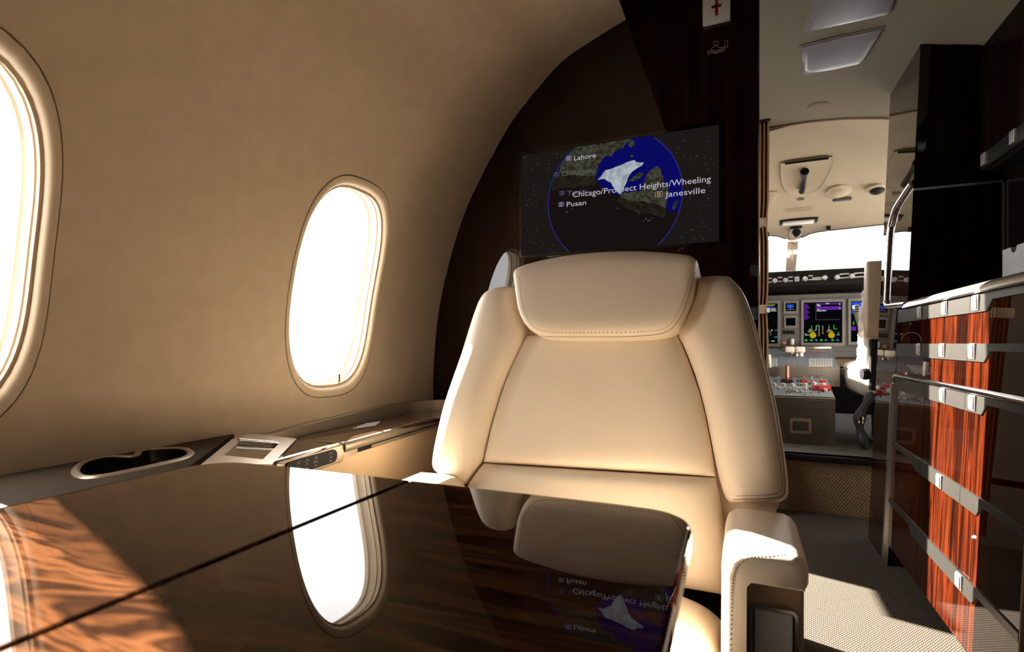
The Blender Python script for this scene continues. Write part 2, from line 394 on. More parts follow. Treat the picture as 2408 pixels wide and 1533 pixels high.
def clampz(p): return Vector((min(max(p.x, x0+.001), x1-.001), p.y, min(max(p.z, z0+.001), z1-.001)))
def S(cx, cy, y=YS): return clampz(PY(1200+cx/3.884, 270+cy/3.884, y))
gc, gr = (-.398, 1.335), .226
m = MB(); m.poly([clampz(Vector((gc[0]+gr*math.cos(a*PI/48), YS-.0003, gc[1]+gr*math.sin(a*PI/48)))) for a in range(96)]); m.build('globe_disc', E_['night'], panel, smooth=False)
ring = []
for a in range(97):
    th = a*PI/48; o_ = (gc[0]+gr*1.002*math.cos(th), gc[1]+gr*1.002*math.sin(th)); i_ = (gc[0]+gr*.984*math.cos(th), gc[1]+gr*.984*math.sin(th)); ring.append((o_, i_))
m, mL = MB(), MB()
for (o0, i0), (o1, i1) in zip(ring, ring[1:]):
    if all(z0 < q[1] < z1 for q in (o0, i0, o1, i1)): (m if o0[0] > gc[0] else mL).add([(q[0], YS-.0010, q[1]) for q in (o0, o1, i1, i0)], [(0, 1, 2, 3)])
m.build('globe_rim', E_['rim'], panel, smooth=False); mL.build('globe_rim', E_['rim'], panel, smooth=False)
def area(name, pts, mat, dy, jag=0):
    q = []
    for (a, b), (c, d) in zip(pts, pts[1:]+pts[:1]):
        q.append((a, b))
        if jag:
            n = max(1, int(math.hypot(c-a, d-b)/26))
            for k in range(1, n): q.append((a+(c-a)*k/n+random.uniform(-jag, jag), b+(d-b)*k/n+random.uniform(-jag, jag)))
    P = []
    for a, b in q:
        p = S(a, b, YS-dy); l = math.hypot(p.x-gc[0], p.z-gc[1]); k = min(1, gr*.992/l); P.append(clampz(Vector((gc[0]+(p.x-gc[0])*k, p.y, gc[1]+(p.z-gc[1])*k))))
    mm = MB(); mm.poly(P); return mm.build(name, mat, panel, smooth=False, recalc=False)
area('ocean', [(780, 610), (785, 480), (860, 370), (950, 320), (1040, 260), (1130, 205), (1280, 178), (1400, 205), (1490, 290), (1550, 400), (1578, 520), (1580, 660), (1562, 800), (1530, 880), (1440, 880), (1420, 820), (1440, 740), (1430, 650), (1300, 690), (1100, 730), (980, 735), (880, 690)], E_['ocean'], .0006)
area('asia_land', [(590, 300), (700, 285), (1120, 215), (1060, 260), (1030, 300), (960, 330), (930, 375), (870, 375), (800, 460), (785, 560), (640, 560), (440, 520), (480, 420)], E_['land'], .0008, 9)
area('asia_land', [(440, 525), (640, 565), (785, 565), (780, 640), (600, 660), (380, 690), (385, 600)], E_['land_dark'], .0008, 8)
area('america_land', [(1225, 600), (1260, 530), (1340, 465), (1375, 500), (1395, 560), (1400, 620), (1440, 660), (1450, 740), (1425, 830), (1420, 850), (1300, 800), (1100, 790), (1010, 760), (1000, 725), (1110, 700), (1200, 690)], E_['land'], .0008, 9)
area('america_land', [(960, 770), (1010, 765), (1100, 795), (1300, 805), (1420, 855), (1430, 900), (1380, 945), (1300, 900), (1200, 900), (1050, 850)], E_['land_dark'], .0008, 8)
area('ice_cap', [(795, 595), (830, 560), (870, 505), (930, 490), (1000, 462), (1085, 425), (1130, 413), (1155, 432), (1220, 434), (1200, 465), (1140, 500), (1092, 545), (1072, 580), (1055, 630), (1000, 725), (960, 690), (920, 620), (860, 585)], E_['ice'], .0009, 7)
area('arctic_island', [(1085, 250), (1120, 230), (1140, 270), (1100, 300), (1080, 280)], E_['land'], .0009, 5)
area('arctic_island', [(1080, 595), (1130, 560), (1185, 525), (1225, 540), (1180, 580), (1120, 610)], E_['land'], .0009, 7)
area('arctic_island', [(1480, 850), (1500, 800), (1535, 775), (1520, 830), (1490, 870)], E_['land'], .0009, 4)
area('arctic_island', [(1100, 360), (1125, 370), (1115, 390), (1095, 380)], E_['land'], .0009, 2)
m = MB()
for k in range(420):
    x = random.uniform(x0+.006, x1-.006); z = random.uniform(z0+.006, z1-.006)
    if math.hypot(x-gc[0], z-gc[1]) < gr*1.03: continue
    r = random.choice((.0005, .0006, .0008, .0012)); m.poly([(x-r, YS-.0004, z), (x, YS-.0004, z-r), (x+r, YS-.0004, z), (x, YS-.0004, z+r)])
for cx, cy in ((505, 880), (520, 890), (560, 860), (970, 850), (985, 855), (1165, 880), (1175, 900), (1215, 968), (1255, 972), (1270, 965), (1290, 945), (1240, 950)):
    p = S(cx, cy, YS-.0012); r = random.uniform(.001, .0022); m.poly([p+Vector((-r, 0, 0)), p+Vector((0, 0, -r)), p+Vector((r, 0, 0)), p+Vector((0, 0, r))])
m.build('stars', E_['star'], panel, smooth=False, kind='stuff')
def map_text(name, body, a, b, size, mat, dy=.0014):
    p, q = S(*a, YS-dy), S(*b, YS-dy); r = (q-p); w = r.length; r.normalize(); mm = MB()
    text_mesh(mm, body, p, Vector((1, 0, 0)), Vector((0, 0, 1)), width=w, size=size); mm.build(name, mat, panel, smooth=False, recalc=False)
map_text('city_name', 'Lahore', (582, 418), (782, 388), .024, E_['text'])
map_text('city_name', 'Chittagong', (470, 562), (780, 512), .024, E_['text_dim'])
map_text('city_name', 'Tianjin', (520, 738), (705, 705), .023, E_['text_dim'], .0012)
map_text('city_name', 'Chicago/Prospect Heights/Wheeling', (570, 754), (1832, 592), .0275, E_['text'])
map_text('city_name', 'Janesville', (1412, 752), (1780, 704), .0265, E_['text'])
map_text('city_name', 'Pusan', (515, 840), (692, 815), .024, E_['text'])
def icon(cx, cy, mat, ring_mat=None, r=.0095):
    p = S(cx, cy, YS-.0013); mm = MB()
    o_ = rrect(0, 0, 2*r, 1.55*r, .003); i_ = rrect(0, 0, 2*r-.0028, 1.55*r-.0028, .0018)
    mm.loft([[p+Vector((a, 0, b)) for a, b in o_], [p+Vector((a, 0, b)) for a, b in i_]], True, False)
    mm.build('camera_icon', mat, panel, smooth=False); mm = MB()
    mm.loft([[p+Vector((q*math.cos(k*PI/10), -.0001, q*math.sin(k*PI/10))) for k in range(20)] for q in (r*.52, r*.30)], True, False)
    mm.build('icon_lens', ring_mat or mat, panel, smooth=False)
icon(532, 396, E_['icon']); icon(423, 545, E_['icon_dim']); icon(473, 715, E_['icon_dim']); icon(465, 818, E_['icon']); icon(1357, 724, E_['icon'], E_['amber'], .0115)

# first-aid sign box and the raft emblem
e = thing('first_aid_sign', 'small white sign box with a red cross high on the bulkhead', 'sign', (-.073, 1.75, 1.834))
m = MB(); m.box((-.113, 1.732, 1.834), (-.033, 1.75, 1.925), .004); m.build('sign_box', MT['sign_white'], e)
m = MB(); m.box((-.0765, 1.7305, 1.852), (-.0695, 1.7318, 1.915), 0); m.box((-.087, 1.7305, 1.876), (-.059, 1.7318, 1.884), 0); m.build('red_cross', MT['red'], e, smooth=False)
e = MB()
def W(cx, cy): return PY(1400+cx/4.645, cy/4.645, 1.7488)
for path in ([(1260, 540), (1300, 500), (1320, 490), (1345, 515), (1360, 520), (1410, 515)], [(1300, 490), (1292, 465), (1310, 450), (1335, 452), (1345, 475), (1330, 495)],
             [(1228, 560), (1270, 545), (1310, 558), (1350, 540), (1410, 530), (1410, 555), (1350, 572), (1310, 585), (1270, 575), (1230, 600), (1228, 560)], [(1230, 580), (1270, 560), (1310, 572), (1350, 556), (1410, 542)],
             [(1415, 510), (1415, 450), (1445, 440), (1445, 500), (1415, 525), (1445, 515)]):
    e.tube([W(*p) for p in path], .0011, 5)
tag(e.build('raft_emblem', plain('emblem_line', (.30, .25, .17), .6)), 'small line emblem of a person in a raft on the bulkhead under the sign', 'emblem')

# ================================================================ CHAIR
YCH = 1.19              # distance of the chair back's front plane at z = .55
def CH(u, v, off=0.):                         # off > 0 is towards the camera
    return PL(u, v, (0, YCH-off, .55), (0, 1, -.20))
NB = Vector((0, -1, .20)).normalized()
chair = thing('cabin_seat', 'cream leather swivel armchair with headrest facing the wooden table', 'armchair', (-.325, 1.02, 0))
def pillow(name, pairs, bulge, depth, mat, off=0., pa=3., pb=4., nr=34, nc=26, parent=None, sag=0.):
    Lp = [CH(*p[0], off) for p in pairs]; Rp = [CH(*p[1], off) for p in pairs]
    Ls, Rs = cr(Lp, nr), cr(Rp, nr); rows = []
    n0 = []
    for i in range(nr):
        b = math.sin((2*i/(nr-1)-1)*PI/2); t = (b+1)/2*(nr-1); k = min(int(t), nr-2); f = t-k
        l = Ls[k].lerp(Ls[k+1], f); r = Rs[k].lerp(Rs[k+1], f); row = []
        for j in range(nc):
            a = math.sin((2*j/(nc-1)-1)*PI/2)
            e_ = max(0, 1-abs(a)**pa)**.5*max(0, 1-abs(b)**pb)**.5
            row.append(l.lerp(r, (a+1)/2)+NB*(bulge*e_*(1-sag*(1-a*a)*(1-b*b))))
        rows.append(row)
    mm = MB(); mm.grid(rows)
    loop = rows[0][:]+[r[-1] for r in rows[1:]]+rows[-1][::-1][1:]+[r[0] for r in rows[::-1][1:-1]]
    mm.loft([loop, [p-NB*depth for p in loop]], True, False)
    return mm.build(name, mat, parent or chair, ang=60)
L = MT['leather']
pillow('back_cushion', [((1240, 790), (1592, 780)), ((1224, 822), (1606, 812)), ((1200, 872), (1627, 868)), ((1176, 938), (1648, 930)), ((1158, 1000), (1664, 1000)), ((1146, 1050), (1675, 1062)), ((1137, 1087), (1683, 1121))], .036, .07, L, .006, 5, 8, sag=.25)
pillow('lumbar_cushion', [((1137, 1089), (1683, 1123)), ((1118, 1115), (1692, 1165)), ((1101, 1142), (1700, 1215)), ((1092, 1180), (1705, 1270)), ((1090, 1230), (1706, 1335)), ((1092, 1290), (1702, 1398))], .038, .07, L, .006, 5, 6)
bl = pillow('side_bolster', [((1168, 684), (1209, 676)), ((1140, 705), (1214, 700)), ((1121, 745), (1226, 745)), ((1102, 800), (1241, 793)), ((1085, 855), (1217, 850)), ((1066, 910), (1192, 905)), ((1050, 960), (1172, 965)), ((1036, 1020), (1153, 1030)), ((1027, 1068), (1138, 1085)), ((1027, 1098), (1118, 1115)), ((1045, 1115), (1100, 1139))], .06, .095, L, .0, 2.6, 9)
br = pillow('side_bolster', [((1640, 655), (1715, 651)), ((1636, 690), (1748, 690)), ((1622, 730), (1768, 738)), ((1594, 785), (1787, 800)), ((1610, 820), (1800, 850)), ((1642, 905), (1822, 935)), ((1662, 985), (1838, 1020)), ((1677, 1060), (1848, 1085)), ((1690, 1120), (1854, 1140)), ((1704, 1165), (1849, 1172)), ((1716, 1180), (1815, 1181))], .06, .095, L, .0, 2.6, 9)
hr = pillow('headrest', [((1209, 645), (1220, 715)), ((1224, 631), (1240, 768)), ((1260, 619), (1280, 793)), ((1330, 604), (1340, 797)), ((1420, 595), (1420, 797)), ((1500, 593), (1500, 796)), ((1570, 597), (1560, 789)), ((1606, 601), (1592, 772)), ((1626, 605), (1612, 735)), ((1640, 614), (1630, 690))], .034, .14, L, .066, 7, 7)
# shell behind the cushions
m = MB(); out = [(1172, 692), (1209, 684), (1300, 640), (1450, 625), (1590, 635), (1640, 665), (1712, 660), (1742, 690), (1782, 800), (1816, 935), (1833, 1020), (1842, 1085), (1846, 1150), (1826, 1205), (1718, 1245), (1705, 1390), (1095, 1290), (1098, 1140), (1050, 1112), (1035, 1080), (1042, 1020), (1056, 960), (1090, 855), (1126, 745), (1145, 708)]
P_ = [CH(u, v, 0) for u, v in out]; c = sum(P_, Vector())/len(P_)
m.loft([[p-NB*.014 for p in P_], [p-NB*.105 for p in P_], [c+(p-c)*.95-NB*.15 for p in P_]], True, True); m.build('back_shell', MT['leather'], chair, ang=60)
# stitching
m = MB()
stitch_line(m, hr, [(1221, 650), (1226, 700), (1237, 742), (1256, 770), (1290, 780), (1350, 782), (1420, 782), (1500, 780), (1556, 774), (1584, 754), (1600, 722), (1613, 686), (1626, 640)], 95, .0008)
m.build('stitching', MT['stitch'], hr)
m = MB(); stitch_line(m, hr, [(1229, 755), (1250, 784), (1290, 791), (1420, 792), (1500, 790), (1562, 782), (1592, 758), (1610, 722), (1622, 685), (1634, 640)], 60, .0006, False)
m.build('seam', MT['stitch'], hr)
m = MB(); stitch_line(m, br, [(1728, 668), (1750, 700), (1784, 800), (1817, 930), (1833, 1020), (1842, 1090), (1846, 1145), (1838, 1166), (1800, 1172), (1725, 1174)], 90, .0007, False)
stitch_line(m, br, [(1745, 705), (1776, 800), (1809, 930), (1825, 1020), (1834, 1090), (1838, 1140), (1830, 1158), (1795, 1164), (1730, 1166)], 90, .0004, False)
m.build('seam', MT['stitch'], br)
# seat cushion
def rslab(mb, x0, x1, y0, y1, z0, z1, r, seg=4): mb.box((x0, y0, z0), (x1, y1, z1), r, seg)
m = MB(); nx, ny = 22, 20; rows = []
for i in range(ny):
    b = math.sin((2*i/(ny-1)-1)*PI/2); row = []
    for j in range(nx):
        a = math.sin((2*j/(nx-1)-1)*PI/2); e_ = max(0, 1-abs(a)**5)**.5*max(0, 1-abs(b)**5)**.5
        row.append(Vector((-.325+.293*a, .872+.290*b, .275+.093*e_+.009*a*a*e_)))
    rows.append(row)
m.grid(rows); loop = rows[0][:]+[r[-1] for r in rows[1:]]+rows[-1][::-1][1:]+[r[0] for r in rows[::-1][1:-1]]
m.loft([loop, [p-Vector((0, 0, .09)) for p in loop]], True, False); m.build('seat_cushion', L, chair, ang=60)
# armrests
def armrest(x0, x1, inner):
    s = 1 if inner == 'left' else -1
    m = MB(); xi, xo = (x0, x1) if s > 0 else (x1, x0)
    # pad: top plus the flap down the inner side, one leather surface
    Yf, Yb = .877, 1.165; rings = []
    for k, y in enumerate((Yf, Yf+.006, Yf+.02, .95, 1.03, 1.10, Yb-.012, Yb)):
        ins = (.012, .004, 0, 0, 0, 0, .006, .016)[k]
        zt = .535-ins-(.010 if k == 6 else .02 if k == 7 else 0); zl = .493
        prof = [(xi+s*(ins), .10), (xi+s*(ins-.001), .32), (xi+s*ins, zt-.03), (xi+s*(.006+ins), zt-.010), (xi+s*(.018+ins), zt-.001), (xi+s*.045, zt+.002), (xo-s*(.02+ins), zt), (xo-s*(.008+ins), zt-.006), (xo-s*ins, zt-.018), (xo-s*ins, zl), (xo-s*.006, zl-.004), (xi+s*.042, zl-.004), (xi+s*.036, zl-.012), (xi+s*.034, .10)]
        rings.append([Vector((a, y, b)) for a, b in prof])
    m.loft(rings, True, True); pad = m.build('arm_pad', L, chair, ang=50)
    m = MB(); m.box((min(xi+s*.032, xo-s*.004), .912, .1), (max(xi+s*.032, xo-s*.004), 1.155, .493), .006, 3); m.build('arm_panel', MT['leather2'], chair)
    return pad, xi, xo, s
pad, xi, xo, s = armrest(-.030, .090, 'left')
m = MB(); cx = .0435
o_ = rrect(cx, .378, .067, .134, .009); i_ = rrect(cx, .378, .058, .125, .007)
m.loft([[Vector((a, .9125, b)) for a, b in o_], [Vector((a, .903, b)) for a, b in o_], [Vector((a, .903, b)) for a, b in i_], [Vector((a, .9105, b)) for a, b in i_]], True, False); lf = m.build('latch_frame', MT['chrome'], chair, ang=25)
m = MB(); m.box((cx-.027, .906, .317), (cx+.027, .9125, .4395), .003, 3); m.build('latch_plate', MT['plate'], chair)
m = MB()
stitch_line(m, pad, [(1868, 1296), (1845, 1304), (1800, 1308), (1760, 1311), (1740, 1325), (1728, 1345), (1722, 1380), (1720, 1420), (1719, 1470), (1718, 1530)], 46, .0012)
m.build('stitching', MT['stitch'], pad)
armrest(-.742, -.620, 'right')
m = MB(); m.box((-.61, .62, .09), (-.04, 1.17, .18), .03, 3); m.build('seat_frame', MT['leather2'], chair)
m = MB(); m.lathe((-.325, .92, 0), [(.22, 0), (.22, .02), (.12, .05), (.10, .10)], n=32); m.build('pedestal', MT['black'], chair)

# ================================================================ TABLE
table = thing('fold_out_table', 'glossy dark wood fold-out table with a lengthwise joint in the foreground', 'table', (-.40, .28, 0))
TS, ZT = .804, .682      # plan scale and height of the table top
def leaf(outline, name, parent=table):
    mm = MB(); outline = [(x*TS, y*TS) for x, y in outline]
    def R(ins, z):
        out = []; n = len(outline)
        for i, p in enumerate(outline):
            a, b = Vector(outline[i-1]), Vector(outline[(i+1) % n]); t = (b-a).normalized(); nn = Vector((-t.y, t.x))
            out.append(Vector((p[0]+nn.x*ins, p[1]+nn.y*ins, z)))
        return out
    mm.loft([R(.003, ZT-.026), R(.0, ZT-.022), R(.0, ZT-.006), R(.0005, ZT-.003), R(.0018, ZT-.0008), R(.0034, ZT)], True, True)
    return mm.build(name, MT['table'], parent, ang=8)
def arc(cx, cy, r, a0, a1, n=10): return [(cx+r*math.cos(math.radians(a0+(a1-a0)*k/n)), cy+r*math.sin(math.radians(a0+(a1-a0)*k/n))) for k in range(n+1)]
def sub(pts, n=3):
    out = []
    for a, b in zip(pts, pts[1:]+pts[:1]):
        d = math.hypot(b[0]-a[0], b[1]-a[1]); k = max(1, int(d/.08))
        out += [(a[0]+(b[0]-a[0])*i/k, a[1]+(b[1]-a[1])*i/k) for i in range(k)]
    return out
leaf(sub([(-.866, .045), (-.4675, .045), (-.4675, .682), (-.70, .675)]+arc(-.795, .597, .071, 92, 180, 10)), 'table_leaf')
leaf(sub([(-.4645, .045), (-.044, .045), (-.052, .548)]+arc(-.112, .630, .059, -4, 88, 10)+[(-.153, .691), (-.4645, .682)]), 'table_leaf')
m = MB(); m.box((-.64, .10, .634), (-.12, .45, .655), .004); m.build('table_support', MT['black'], table)
m = MB(); m.box((-.63, .16, 0), (-.57, .40, .639), .01); m.build('table_pillar', MT['black'], table)

# ================================================================ SIDE LEDGE
ledge = thing('side_ledge', 'brown side ledge with cup holders and metal trim running under the cabin windows', 'ledge', (-1.0, .8, 0))
ZL = .640
def LZ(pts, z=ZL): return [(p.x, p.y) for p in (PZ(u, v, z) for u, v in pts)]
cup = LZ([(188, 1107), (205, 1088), (252, 1076), (305, 1077), (330, 1071), (338, 1061), (385, 1057), (425, 1057), (441, 1066), (425, 1078), (385, 1089), (300, 1108), (235, 1120), (203, 1120)])
cup = [(p.x, p.y) for p in cr([(a, b, 0) for a, b in cup], 48, True)]
cc = (sum(p[0] for p in cup)/48, sum(p[1] for p in cup)/48)
def grow(loop, d):
    out = []; n = len(loop); ar = sum(loop[i-1][0]*loop[i][1]-loop[i][0]*loop[i-1][1] for i in range(n)); sg = 1 if ar > 0 else -1
    for i, p in enumerate(loop):
        a, b = loop[i-1], loop[(i+1) % n]; t = Vector((b[0]-a[0], b[1]-a[1])).normalized(); out.append((p[0]+sg*t.y*d, p[1]-sg*t.x*d))
    return out
outer = [(-1.085, -2.18), (-.870, -2.18), (-.870, .612), (-1.085, .872)]
ZT2 = .605
fx = lambda y: -.866-.072*(y-.78)
tray = [(-1.085, .62), (-.90, .62), (fx(.78), .775), (fx(1.742), 1.742), (-1.085, 1.742)]
def filled(outer, holes, z):
    bm = bmesh.new(); es = []
    for lp in [outer]+holes:
        vs = [bm.verts.new((p[0], p[1], z)) for p in lp]; es += [bm.edges.new((vs[i], vs[(i+1) % len(vs)])) for i in range(len(vs))]
    bmesh.ops.triangle_fill(bm, use_beauty=True, use_dissolve=False, edges=es, normal=(0, 0, 1))
    bm.verts.index_update(); r = ([v.co.copy() for v in bm.verts], [[v.index for v in f.verts] for f in bm.faces]); bm.free(); return r
m = MB(); m.add(*filled(outer, [cup], ZL))
m.loft([[Vector((*p, ZL)) for p in outer], [Vector((*p, .600)) for p in outer]], True, False); m.build('ledge_top', MT['taupe'], ledge, ang=30)
m = MB(); m.prism([Vector((*p, ZT2-.02)) for p in tray], (0, 0, .02)); m.build('tray_floor', MT['taupe'], ledge, ang=30)
m = MB(); g = grow(cup, .012); g2 = grow(cup, .004)
m.loft([[Vector((*p, ZL)) for p in g], [Vector((*p, ZL+.003)) for p in grow(cup, .009)], [Vector((*p, ZL+.004)) for p in g2], [Vector((*p, ZL+.001)) for p in cup]], True, False); cr_ = m.build('cup_rim', MT['bronze'], ledge)
m = MB(); m.loft([[Vector((*p, ZL)) for p in grow(cup, -.0005)], [Vector((*p, ZL-.022)) for p in grow(cup, -.001)], [Vector((*p, ZL-.024)) for p in grow(cup, -.005)]], True, False); m.build('cup_wall', plain('dark_steel', (.13, .115, .10), .22, 1.0), cr_)
m = MB(); m.add(*filled(grow(cup, -.002), [], ZL-.05)); m.loft([[Vector((*p, ZL-.022)) for p in grow(cup, -.003)], [Vector((*p, ZL-.05)) for p in grow(cup, -.003)]], True, False); m.build('cup_well', MT['black_gloss'], cr_)
m = MB(); lab = LZ([(212, 1112), (240, 1104), (270, 1101), (275, 1111), (245, 1116), (215, 1121)], ZL-.03); m.prism([Vector((*p, ZL-.0495)) for p in lab], (0, 0, .012)); m.build('cup_label', MT['label'], cr_, smooth=False)
# side panel under the forward ledge
def along(mb, sec, y0, y1, n=6):     # sweep a section (dx, z) along the ledge's front edge
    mb.loft([[Vector((fx(y0+(y1-y0)*k/n)+dx, y0+(y1-y0)*k/n, z)) for dx, z in sec] for k in range(n+1)], True, True)
m = MB(); along(m, [(-.03, 0), (-.004, 0), (-.004, .584), (-.03, .584)], .80, 1.735); m.build('side_panel', MT['beige'], ledge, ang=20)
m = MB(); m.box((-.955, -2.18, 0), (-.89, .60, .598), .006); m.build('side_panel', MT['beige'], ledge)
m = MB(); along(m, [(.013*math.cos(k*PI/6)-.002, .600+.0125*math.sin(k*PI/6)) for k in range(12)], 1.005, 1.735); m.build('edge_moulding', MT['bronze'], ledge)
m = MB(); along(m, [(-.02, .577), (.001, .577), (.001, .588), (-.02, .588)], 1.0, 1.735); m.build('edge_strip', MT['black'], ledge, ang=20)
m = MB(); along(m, [(-.02, .579), (.004, .579), (.004, .586), (-.02, .586)], 1.12, 1.735); m.build('edge_bar', MT['bronze'], ledge, ang=20)
m = MB(); along(m, [(-.02, .576), (.0035, .576), (.0035, .588), (-.02, .588)], 1.006, 1.06); m.build('edge_end', MT['bronze'], ledge, ang=20)
# lid with wood veneer and metal tray wall
ZB = ZT2+.007
lid = LZ([(652, 1088), (700, 1034), (712, 1028), (800, 1007), (905, 984), (990, 966), (1060, 967), (1048, 982), (905, 1012), (800, 1041), (700, 1072)], ZB)
m = MB(); m.prism([Vector((*p, ZT2+.0005)) for p in lid], (0, 0, .0065)); m.build('wood_lid', MT['ledge_wood'], ledge, ang=25)
m = MB(); q = LZ([(628, 1090), (720, 1063), (806, 1040)], ZB); m.tube([Vector((*p, ZB)) for p in q], .0032, 8); m.build('lid_edge', MT['chrome'], ledge)
m = MB(); q = LZ([(750, 1037), (806, 1041)], ZB+.002); m.tube([Vector((*p, ZB+.001)) for p in q], .0017, 6); m.build('lid_edge', MT['chrome'], ledge)
path = cr([(-1.068, .86, 0), (-1.074, 1.1, 0), (-1.074, 1.4, 0), (-1.070, 1.54, 0), (-1.045, 1.62, 0), (-1.0, 1.662, 0), (-.95, 1.672, 0), (-.905, 1.674, 0)], 40)
m = MB(); rings = []
for i, p in enumerate(path):
    t = (path[min(i+1, 39)]-path[max(i-1, 0)]).normalized(); n = Vector((t.y, -t.x, 0))
    h = .012+.028*min(1, i/12)**.8; rings.append([p+Vector((0, 0, ZT2)), p+Vector((0, 0, ZT2+h)), p-n*.010+Vector((0, 0, ZT2+h+.002)), p-n*.010+Vector((0, 0, ZT2))])
m.loft(rings, True, True); m.build('tray_wall', MT['bronze'], ledge, ang=50)
m = MB()
for k in range(4):
    q = LZ([(830+k*9, 1006-k*3.6), (884+k*3, 998-k*2.4), (885+k*3, 999.5-k*2.4), (831+k*9, 1007.6-k*3.6)], ZB+.001); m.prism([Vector((*p, ZB+.0002)) for p in q], (0, 0, .0006))
m.build('lid_lettering', plain('lettering', (.22, .21, .20), .6), ledge, smooth=False)
# device pocket
A_, B_, C_ = PZ(478, 1092, .6435), PZ(590, 1021, .6435), PZ(640, 1090, .613)
BN = (B_-A_).cross(C_-A_).normalized(); BN = BN if BN.z > 0 else -BN
BP = lambda pts, h=0.: [PL(u, v, A_, BN)+BN*h for u, v in pts]
po = BP([(470, 1094), (545, 1033), (588, 1019), (698, 1031), (640, 1091)]); pi_ = BP([(524, 1070), (545, 1053), (562, 1037), (655, 1044), (618, 1080)]); up = Vector((0, 0, 1))
m = MB(); m.loft([[Vector((p.x, p.y, .598)) for p in po], po, pi_, [p-BN*.006 for p in pi_]], True, False); pb = m.build('pocket_bezel', MT['bronze'], ledge, ang=20)
m = MB(); m.prism([p-BN*.006 for p in pi_], BN*.001); m.build('pocket_screen', MT['black_gloss'], pb, smooth=False)
m = MB(); m.tube(BP([(560, 1036), (652, 1043)], .001), .0045, 10); m.build('pocket_roller', MT['chrome'], pb)
# control strip
m = MB(); along(m, [(-.03, .566), (-.002, .566), (.004, .570), (.006, .588), (.004, .607), (-.002, .611), (-.03, .611)], .79, 1.003); cs = m.build('control_housing', MT['bronze'], ledge, ang=40)
m = MB(); m.prism([Vector((fx(a)+.0055, a, b)) for a, b in rrect(.893, .589, .165, .030, .0145)], (.003, 0, 0)); m.build('control_plate', MT['black'], cs)
for k, y in enumerate((.845, .872, .900, .950)):
    m = MB(); X_ = fx(y)+.0092
    for dz in (.006, -.002): m.tube([(X_, y-.005, .589+dz), (X_, y, .594+dz), (X_, y+.005, .589+dz)], .0009, 5)
    m.tube([(X_, y-.004, .580), (X_, y+.004, .581)], .0011, 5)
    m.build('control_symbol', MT['label'], cs)

# ================================================================ GALLEY (right)
GX = lambda z: .505+.042*z
def GP(u, v):
    return PL(u, v, (.505, 0, 0), (1, 0, -.042))
def gquad(mb, y0, y1, z0, z1, t=.02, out=0., bev=.0):
    # slab lying in the leaning front plane
    n = Vector((1, 0, -.042)).normalized(); P = [Vector((GX(z), y, z))-n*out for y, z in ((y0, z0), (y1, z0), (y1, z1), (y0, z1))]
    mb.prism(P, n*t)
galley = thing('galley_cabinet', 'glossy red-brown wood galley cabinet with metal drawer strips along the aisle', 'cabinet', (.8, 1.9, 0))
G0, G1 = 1.392, 2.43; SE = [1.392, 1.733, 2.075, 2.43]
m = MB(); m.box((.60, 1.40, .02), (1.22, 2.43, .955)); m.build('carcass', MT['black'], galley, smooth=False)
RED = MT['ebony_red']
def zat(v, u=2408): return GP(u, v).z
rowz = [(.862, .972), (.742, .848), (.48, .722), (.262, .462), (.085, .247)]     # drawer fronts
stripz = [(.940, .974), (.820, .850), (.690, .722), (.440, .478), (.228, .262)]
yl = lambda u: GP(u, 800).y
lat = [[2302, 2228, 2168], [2293, 2222, 2166], [2294, 2223], [2215], [2262]]
for ri, (za, zb) in enumerate(rowz):
    for ci in range(3):
        y0, y1 = SE[ci]+.0012, SE[ci+1]-.0012
        m = MB(); gquad(m, y0, y1, za-.014*(ri < 4), zb, .02); d = m.build('drawer', RED, galley, smooth=False)
        # metal pull strip with its deeper latch tab
        sa, sb = stripz[ri]; n = Vector((1, 0, -.042)).normalized()
        wide = lambda y: sb-.045+.027*min(1, max(0, (1.63-y)/.03))+(.027*min(1, max(0, (y-2.13)/.04)) if ri > 2 else 0); brk = [y0]+[q for q in (1.60, 1.63, 2.13, 2.17) if y0 < q < y1]+[y1]; pts = [(y0, sb)]+[(q, wide(q)) for q in brk]+[(y1, sb)]
        m = MB(); m.prism([Vector((GX(z), y, z))-n*.004 for y, z in pts], n*.0035); st = m.build('pull_strip', MT['strip'], d, ang=20)
        for u in lat[ri]:
            y = PX(u, 800, GX((sa+sb)/2)).y
            if not (y0 < y <= y1): continue
            zc = (sa+sb)/2-.004; x = GX(zc)-.004; m = MB()
            for k in (-.011, .0, .011): m.box((x-.007, y+k-.0042, zc-.017), (x+.001, y+k+.0042, zc+.017), .0022)
            m.box((x-.004, y-.018, zc-.020), (x, y+.018, zc+.020), .002); m.build('latch', MT['latch'], d)
m = MB(); m.box((.565, 1.40, 0), (.60, 2.43, .09)); m.build('toe_kick', MT['black'], galley, smooth=False)
m = MB(); gquad(m, 1.384, 1.3905, .04, .975, .10, .004); m.build('end_trim', MT['leather2'], galley, smooth=False)
m = MB(); m.tube([(GX(.731)-.006, y, .731) for y in (1.386, 1.9, 2.40)]+[(GX(.725)-.006, 2.425, .722), (GX(.70)-.006, 2.438, .70)], .0075, 10); m.build('bumper_rail', MT['chrome'], galley)
m = MB(); rr = [Vector((GX(z)-.002, 2.445, z)) for z in (.0, .2, .5, .705)]; m.loft([[p+Vector(q) for q in ((-.010, -.010, 0), (-.010, .010, 0), (.006, .014, 0), (.006, -.014, 0))] for p in rr], True, True); m.build('corner_post', MT['brushed'], galley, ang=20)
